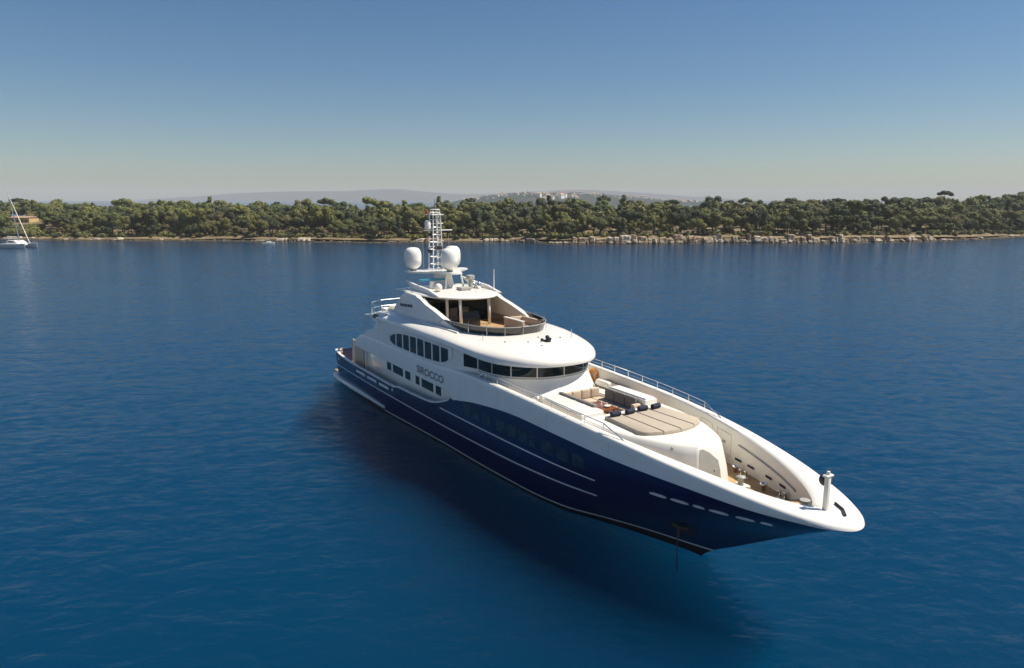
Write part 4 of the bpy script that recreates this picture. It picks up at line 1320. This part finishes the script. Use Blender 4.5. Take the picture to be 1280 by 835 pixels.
# side blocks, after block
for pts, zt_ in (([(30.6, -1.28), (34.27, -1.28), (34.27, -2.62), (33.2, -2.62), (30.9, -2.5)], 5.34), ([(31.5, 1.28), (34.4, 1.28), (34.4, 2.05), (31.5, 2.05)], 5.52), ([(30.6, 1.28), (31.5, 1.28), (31.5, 2.3), (30.8, 2.3)], 5.0)):
    bm = new()
    prism(bm, pts, 4.3, zt_)
    bmesh.ops.bevel(bm, geom=[e for e in bm.edges if min(v.co.z for v in e.verts) > 4.9], offset=0.07, segments=3, affect='EDGES')
    obj('seat_base', bm, M['white'], coach, angle=40)
bm = new()
vs = prism(bm, [(28.9, -2.0), (30.62, -2.25), (30.62, 2.25), (28.9, 2.0)], 4.3, 4.95)
bmesh.ops.bevel(bm, geom=[e for e in bm.edges if min(v.co.z for v in e.verts) > 4.9], offset=0.10, segments=3, affect='EDGES')
obj('after_locker', bm, M['white'], coach, angle=40)
bm = new(); box(bm, (30.6, -1.3, 4.32), (34.3, 1.3, 4.42)); obj('well_floor', bm, M['teak'], coach)
# cushions of the u-shaped sofa
def cush(lo, hi, m, bev=0.06, mtx=None):
    b = new(); box(b, lo, hi, bev, 3, mtx); return obj('cushion', b, m, sofa, angle=50)
bm = new(); box(bm, (30.65, -1.27, 4.42), (31.45, 1.27, 4.72), 0.03); box(bm, (31.45, 0.62, 4.42), (33.9, 1.27, 4.72), 0.03); box(bm, (31.45, -1.27, 4.42), (33.0, -0.75, 4.72), 0.03)
sofa = obj('sofa', bm, M['offwhite'], Y)
for k in range(4):
    cush((30.70, -1.24 + 0.62 * k, 4.86), (30.92, -0.65 + 0.62 * k, 5.36), M['beige'])
    cush((30.92, -1.24 + 0.62 * k, 4.72), (31.5, -0.65 + 0.62 * k, 4.88), M['beige'])
for k in range(3):
    cush((31.5 + 0.8 * k, 1.04, 4.88), (32.27 + 0.8 * k, 1.25, 5.50), M['darkgrey'])
    cush((31.5 + 0.8 * k, 0.62, 4.72), (32.27 + 0.8 * k, 1.04, 4.87), M['beige'])
for k in range(2):
    cush((31.5 + 0.76 * k, -1.25, 4.72), (32.23 + 0.76 * k, -0.72, 4.87), M['beige'])
for k in range(4):
    cush((30.75 + 0.74 * k, -1.42, 5.30), (31.46 + 0.74 * k, -1.20, 5.46), M['darkgrey'], 0.05)
cush((33.1, -1.25, 4.42), (33.75, -0.85, 5.15), M['beige'], 0.05)
cush((33.95, 0.7, 4.42), (34.2, 1.25, 5.25), M['beige'], 0.05)
# table with a bowl and a bottle
tb = empty('cocktail_table', (0, 0, 0)); on_board(tb, (32.55, 0.0, 4.42)); tag(tb, 'varnished wooden table in the foredeck seating well', 'table')
b = new(); box(b, (-0.55, -0.5, 0.46), (0.75, 0.42, 0.52), 0.02); obj('table_top', b, M['wood'], tb)
for lx, ly in ((-0.4, -0.38), (-0.4, 0.3), (0.6, -0.38), (0.6, 0.3)):
    b = new(); box(b, (lx - 0.03, ly - 0.03, 0), (lx + 0.03, ly + 0.03, 0.46)); obj('leg', b, M['wood'], tb)
b = new(); lathe(b, [(0, 0), (0.07, 0), (0.16, 0.07), (0.17, 0.1), (0.14, 0.09), (0.06, 0.02), (0, 0.02)], (0, 0, 0), 16)
bw = obj('bowl', b, M['offwhite'], smooth=True); on_board(bw, (32.95, 0.05, 4.942)); tag(bw, 'small pale bowl standing on the wooden foredeck table', 'bowl')
b = new(); lathe(b, [(0, 0), (0.05, 0), (0.05, 0.2), (0.02, 0.28), (0.02, 0.36), (0, 0.36)], (0, 0, 0), 12)
bt = obj('bottle', b, M['offwhite'], smooth=True); on_board(bt, (32.85, -0.28, 4.942)); tag(bt, 'slim pale bottle standing upright on the wooden foredeck table', 'bottle')
# sun pad in four strips
PW = curve([34.8, 35.6, 36.4, 37.2, 37.7, 38.0, 38.12], [1.66, 1.78, 1.86, 1.86, 1.55, 0.95, 0.0])
PX = lambda y: 38.1 - 0.42 * (abs(y) / 1.0) ** 2.2 * 0.42 if abs(y) < 1.5 else 37.62 - 0.9 * ((abs(y) - 1.5) / 0.4) ** 1.6
for k in range(4):
    y0, y1 = -1.70 + 0.855 * k, -1.70 + 0.855 * k + 0.83
    b = new()
    m_ = 8
    a_ = lambda y: 34.85
    ring = []
    for i in range(m_ + 1): ring.append((34.85, lerp(y0, y1, i / m_)))
    for i in range(m_ + 1):
        y = lerp(y1, y0, i / m_)
        ring.append((PX(y), y * (1.0 + 0.10 * smooth((PX(y) - 35.5) / 1.5))))
    cxx = sum(p[0] for p in ring) / len(ring); cyy = sum(p[1] for p in ring) / len(ring)
    lay = []
    for kx, z in ((1.0, 5.09), (1.0, 5.22), (0.985, 5.26), (0.95, 5.275)):
        lay.append([b.verts.new((cxx + (x - cxx) * kx, cyy + (y - cyy) * (kx if kx == 1 else kx - 0.03), z)) for x, y in ring])
    for A, B_ in zip(lay[:-1], lay[1:]):
        for i in range(len(ring)): b.faces.new([A[i], A[(i + 1) % len(ring)], B_[(i + 1) % len(ring)], B_[i]])
    b.faces.new(lay[-1])
    obj('sun_pad', b, M['pad'], coach, angle=40)
# four dark rolled head rests
hr0 = None
for k, (yy, wd) in enumerate(((-1.30, 'nearest the starboard side'), (-0.45, 'second from starboard'), (0.40, 'second from port'), (1.20, 'farthest to port'))):
    if hr0 is None:
        b = new(); lathe(b, [(0, -0.27), (0.09, -0.27), (0.125, -0.24), (0.13, 0), (0.125, 0.24), (0.09, 0.27), (0, 0.27)], (0, 0, 0), 16, 'y')
        o = hr0 = obj('head_rest', b, M['cushion'], angle=40)
    else:
        o = hr0.copy(); COL.objects.link(o)
    on_board(o, (35.15 + 0.06 * (k % 2), yy, 5.40), R((-4, 5, -6, 3)[k]))
    tag(o, 'dark navy rolled head rest on the sun pad, ' + wd, 'cushion', 'head rests on the sun pad')
# recessed door and its frame on the sloping front of the coachroof
b = new()
def front_pt(y, z): return (39.75 + float(np.interp(z, [3.0, 3.9, 4.7, 4.98], [0.42, 0.28, 0.10, 0.03])) + 0.012, y, z)
grid(b, [[front_pt(lerp(yl, yr, k / 6), z) for k in range(7)] for z, yl, yr in ((3.2, -0.86, 0.46), (3.9, -0.84, 0.43), (4.3, -0.78, 0.38), (4.7, -0.70, -0.08), (4.9, -0.62, -0.45))])
dr = obj('locker_door', b, M['doorgrey'], coach)
b = new(); ball(b, front_pt(0.1, 3.95), 0.05); obj('handle', b, M['grey'], dr)
for y in (-1.42, -1.2):
    b = new(); box(b, (38.95, y - 0.05, 4.80), (39.05, y + 0.05, 4.95), 0.02); obj('lamp', b, M['grey'], coach)
# rolled white awning lying aft of the seats
b = new(); lathe(b, [(0, -0.95), (0.12, -0.95), (0.15, -0.9), (0.15, 0.9), (0.12, 0.95), (0, 0.95)], (0, 0, 0), 16, 'y')
ra = obj('rolled_awning', b, M['white'], angle=50); on_board(ra, (29.9, -1.35, 5.10), R(24)); tag(ra, 'rolled white awning lying on the locker in front of the wheelhouse', 'awning')
# lifebuoy on the inside of the port bulwark, with covered gear below
b = new(); torus(b, (0, 0, 0), 0.30, 0.085, 'y', 24, 8)
lb = obj('lifebuoy', b, M['orange'], smooth=True); on_board(lb, (27.75, 3.28, 5.10)); tag(lb, 'orange lifebuoy hanging inside the port bulwark beside the wheelhouse', 'lifebuoy')
b = new(); side_prism(b, [(28.1, 4.33), (31.0, 4.33), (31.0, 4.75), (30.5, 5.0), (28.5, 5.1), (28.1, 4.9)], -0.25, 0.3, 0.06)
for v in b.verts: v.co.x -= 29.5; v.co.z -= 4.33
cg = obj('covered_gear', b, M['darkgrey'], angle=40); on_board(cg, (29.9, 3.0, 4.34)); tag(cg, 'long dark grey covered gear stowed along the port side deck', 'cover')
b = new(); box(b, (-0.55, -0.16, 0), (0.55, 0.16, 0.34), 0.09, 3); cr_ = obj('liferaft_canister', b, M['offwhite'], angle=40); on_board(cr_, (29.7, 2.45, 4.96)); tag(cr_, 'small white canister lying beside the dark grey covered gear', 'canister')

# foredeck gear: windlasses, chain stoppers, bollards, port wall slots and grab rail
for s in (-1, 1):
    wl = None
    b = new(); box(b, (40.6, s * 0.75 - 0.28, deck_z(41)), (41.2, s * 0.75 + 0.28, deck_z(41) + 0.14), 0.03); wl = obj('windlass', b, M['offwhite'], Y, angle=40)
    b = new(); lathe(b, [(0, 0.1), (0.16, 0.1), (0.12, 0.2), (0.11, 0.38), (0.2, 0.46), (0.2, 0.5), (0, 0.52)], (40.9, s * 0.75, deck_z(41)), 16); obj('capstan', b, M['grey'], wl, smooth=True)
    b = new(); tube(b, [(41.2, s * 0.75, deck_z(42) + 0.1), (43.0, s * 0.5, deck_z(42) + 0.06)], 0.05, 6); obj('chain', b, M['chrome'], wl)
    for x, y in ((42.6, 1.25), (40.2, 1.75)):
        b = new()
        for d in (-0.14, 0.14): lathe(b, [(0, 0), (0.07, 0), (0.07, 0.3), (0.095, 0.33), (0, 0.36)], (x + d, s * y, deck_z(x)), 10)
        box(b, (x - 0.25, s * y - 0.09, deck_z(x)), (x + 0.25, s * y + 0.09, deck_z(x) + 0.04))
        obj('bollard', b, M['chrome'], Y, smooth=True)
    for x in (39.0, 39.9, 41.2, 42.2):
        n_i = x + 0.45 * (x - 38) / 5 + 0.3
        b = new()
        z0 = deck_z(x) + 0.34
        f_ = []
        for nn, zz in ((n_i, z0), (n_i + 0.5, z0), (n_i + 0.5, z0 + 0.11), (n_i, z0 + 0.11)):
            w_ = wall_pt(nn, zz); f_.append((w_[0], s * (w_[1] - 0.025), w_[2]))
        b.faces.new([b.verts.new(p) for p in f_]); obj('fairlead_slot', b, M['cushion'], band)
    b = new()
    pts = []
    for k in range(16):
        nn = lerp(39.6, 44.2, k / 15); w_ = wall_pt(nn, cap_z(nn) - 0.60)
        pts.append((w_[0], s * (w_[1] - 0.03), w_[2]))
    tube(b, pts, 0.04, 6); obj('grab_rail', b, M['grey'], band)
for s in (-1, 1):
    for x, y in ((39.6, 1.95), (41.6, 1.35)):
        b = new(); lathe(b, [(0, 0), (0.09, 0), (0.09, 0.22), (0.17, 0.26), (0.17, 0.32), (0.08, 0.38), (0, 0.39)], (x, s * y, deck_z(x)), 14); obj('deck_vent', b, M['chrome'], Y, smooth=True)
    for n0, n1, z0, z1 in ((36.6, 37.5, 3.9, 4.9), (37.9, 39.0, 3.7, 4.75)):
        b = new()
        loop = [wall_pt(n_, z_) for n_, z_ in ((n0, z0), (n1, z0 - 0.05), (n1, z1 - 0.08), (n0, z1), (n0, z0))]
        tube(b, [(p[0], s * (p[1] - 0.004), p[2]) for p in loop], 0.012, 4); obj('panel_seam', b, M['grey'], band)
        b = new(); p = wall_pt((n0 + n1) / 2, (z0 + z1) / 2); box(b, (p[0] - 0.08, s * p[1] - 0.05, p[2] - 0.06), (p[0] + 0.08, s * p[1] + 0.03, p[2] + 0.06), 0.01); obj('hatch_latch', b, M['grey'], band)
b = new(); box(b, (40.45, -0.35, 3.3), (41.2, 0.45, 3.37), 0.02); obj('deck_hatch', b, M['offwhite'], Y, angle=40)
# a folded frame of grey tubes leaning by the locker door
b = new()
tube(b, [(40.25, -0.95, 3.32), (40.3, -0.95, 3.82), (40.55, -0.35, 3.92), (40.6, 0.0, 3.4)], 0.022, 6)
tube(b, [(40.3, -0.9, 3.5), (40.7, -0.3, 3.5), (40.3, -0.95, 3.8)], 0.02, 6)
for x_, y_ in ((40.35, -0.85), (40.62, -0.15)): torus(b, (x_, y_, 3.49), 0.17, 0.02, 'y', 16, 5)
ff = obj('folded_frame', b, M['grey']); on_board(ff); tag(ff, 'grey tubular folding frame with small wheels standing by the grey locker door', 'folding frame')
# coiled ropes and a bicycle-like pair of deck tools near the locker
b = new()
for k in range(4): torus(b, (0, 0, 0.03 + 0.045 * k), 0.28 - 0.03 * (k % 2), 0.028, 'z', 22, 6)
rc = obj('rope_coil', b, M['cream'], smooth=True); on_board(rc, (41.0, -0.1, 3.3)); tag(rc, 'pale coiled rope lying on the teak foredeck by the locker door', 'rope')
# bow platform, post with light, anchor ball
b = new(); box(b, (45.24, -0.085, 4.2), (45.41, 0.085, 5.48), 0.025); po = obj('bow_post', b, M['offwhite'], Y, angle=40)
b = new(); box(b, (45.22, -0.20, 5.48), (45.43, 0.20, 5.56), 0.02); lathe(b, [(0, 0), (0.06, 0), (0.06, 0.12), (0, 0.14)], (45.33, 0, 5.56), 10); obj('bow_light', b, M['offwhite'], po)
b = new(); lathe(b, [(0, 0), (0.17, 0), (0.14, 0.1), (0.14, 0.24), (0.2, 0.3), (0, 0.32)], (44.45, 0.05, 3.95), 14); box(b, (44.2, -0.2, 3.84), (44.8, 0.3, 3.98), 0.02); obj('bow_roller', b, M['grey'], Y, smooth=False)
b = new(); tube(b, [(45.3, 0.62, 4.31), (45.75, 0.42, 4.28), (46.05, 0.1, 4.25)], 0.05, 6); obj('bow_fairlead', b, M['dark'], band)
b = new(); ball(b, (0, 0, 0), 0.24, 20); ab = obj('anchor_ball', b, M['dark'], smooth=True)
on_board(ab, (45.05, 0.30, 5.20)); tag(ab, 'black anchor ball hanging beside the bow post', 'anchor ball')
b = new(); tube(b, [(45.05, 0.30, 5.42), (45.28, 0.1, 5.5)], 0.012, 4); obj('halyard', b, M['dark'], po)

# after decks: rails, loungers and tables, mostly seen edge on
b = new()
ring = [(12.2, -3.85), (11.2, -3.8), (9.6, -3.35), (8.8, -2.3), (8.5, 0), (8.8, 2.3), (9.6, 3.35), (11.2, 3.8), (12.2, 3.85)]
for z in (7.3, 7.75): tube(b, [(x, y, z) for x, y in ring], 0.03, 6)
for x, y in ring: tube(b, [(x, y, 6.84), (x, y, 7.75)], 0.025, 5)
obj('sundeck_rail', b, M['chrome'], Y)
def lounger(x, y, label):
    L_ = empty('sun_lounger', (0, 0, 0)); on_board(L_, (x, y, 6.87)); tag(L_, label, 'sun lounger', 'loungers on the after sundeck')
    b = new(); box(b, (-0.9, -0.32, 0.18), (0.9, 0.32, 0.26), 0.02)
    for lx in (-0.75, 0.75):
        for ly in (-0.25, 0.25): box(b, (lx - 0.03, ly - 0.03, 0), (lx + 0.03, ly + 0.03, 0.18))
    obj('frame', b, M['chrome'], L_)
    b = new(); box(b, (-0.9, -0.3, 0.26), (0.35, 0.3, 0.36), 0.04); obj('mattress', b, M['white'], L_, angle=40)
    b = new(); box(b, (0, -0.3, 0), (0.65, 0.3, 0.1), 0.04, mtx=Matrix.Translation((0.33, 0, 0.27)) @ Matrix.Rotation(R(-40), 4, 'Y')); obj('backrest', b, M['white'], L_, angle=40)
lounger(10.2, -2.2, 'white sun lounger on the after sundeck, nearest the starboard rail')
lounger(10.3, -0.6, 'white sun lounger on the after sundeck, second from the starboard rail')
b = new(); lathe(b, [(0, 0), (0.3, 0), (0.3, 0.04), (0.05, 0.06), (0.05, 0.66), (0.75, 0.68), (0.75, 0.74), (0, 0.74)], (0, 0, 0), 24)
dt = obj('dining_table', b, M['wood'], angle=40); on_board(dt, (10.4, -2.2, 4.34)); tag(dt, 'brown round table on the upper after deck', 'table')
for k, (x, y) in enumerate(((9.2, -2.9), (9.2, -1.4))):
    C_ = empty('deck_chair', (0, 0, 0)); on_board(C_, (x, y, 4.34)); tag(C_, ('white chair on the upper after deck beside the starboard bulwark', 'white chair on the upper after deck, inboard beside the brown table')[k], 'chair', 'chairs on the upper after deck')
    b = new(); box(b, (-0.28, -0.28, 0.38), (0.28, 0.28, 0.48), 0.03); obj('seat', b, M['white'], C_)
    b = new(); box(b, (-0.33, -0.28, 0.48), (-0.24, 0.28, 1.05), 0.03); obj('backrest', b, M['white'], C_)
    for lx in (-0.23, 0.23):
        for ly in (-0.23, 0.23):
            b = new(); box(b, (lx - 0.025, ly - 0.025, 0), (lx + 0.025, ly + 0.025, 0.38)); obj('leg', b, M['chrome'], C_)
b = new(); tube(b, [(8.6, -3.6, 4.6), (8.6, -3.6, 6.64)], 0.05, 8); tube(b, [(8.6, 3.6, 4.6), (8.6, 3.6, 6.64)], 0.05, 8); obj('deck_pillar', b, M['chrome'], Y)
# small tender crane hatch at the after end of the brow
for s in (-1, 1):
    b = new(); side_prism(b, [(11.4, 6.9), (12.6, 6.98), (12.3, 7.22), (11.7, 7.2)], s * 3.98, s * 4.03, 0.01); obj('hatch', b, M['dark'], brow)
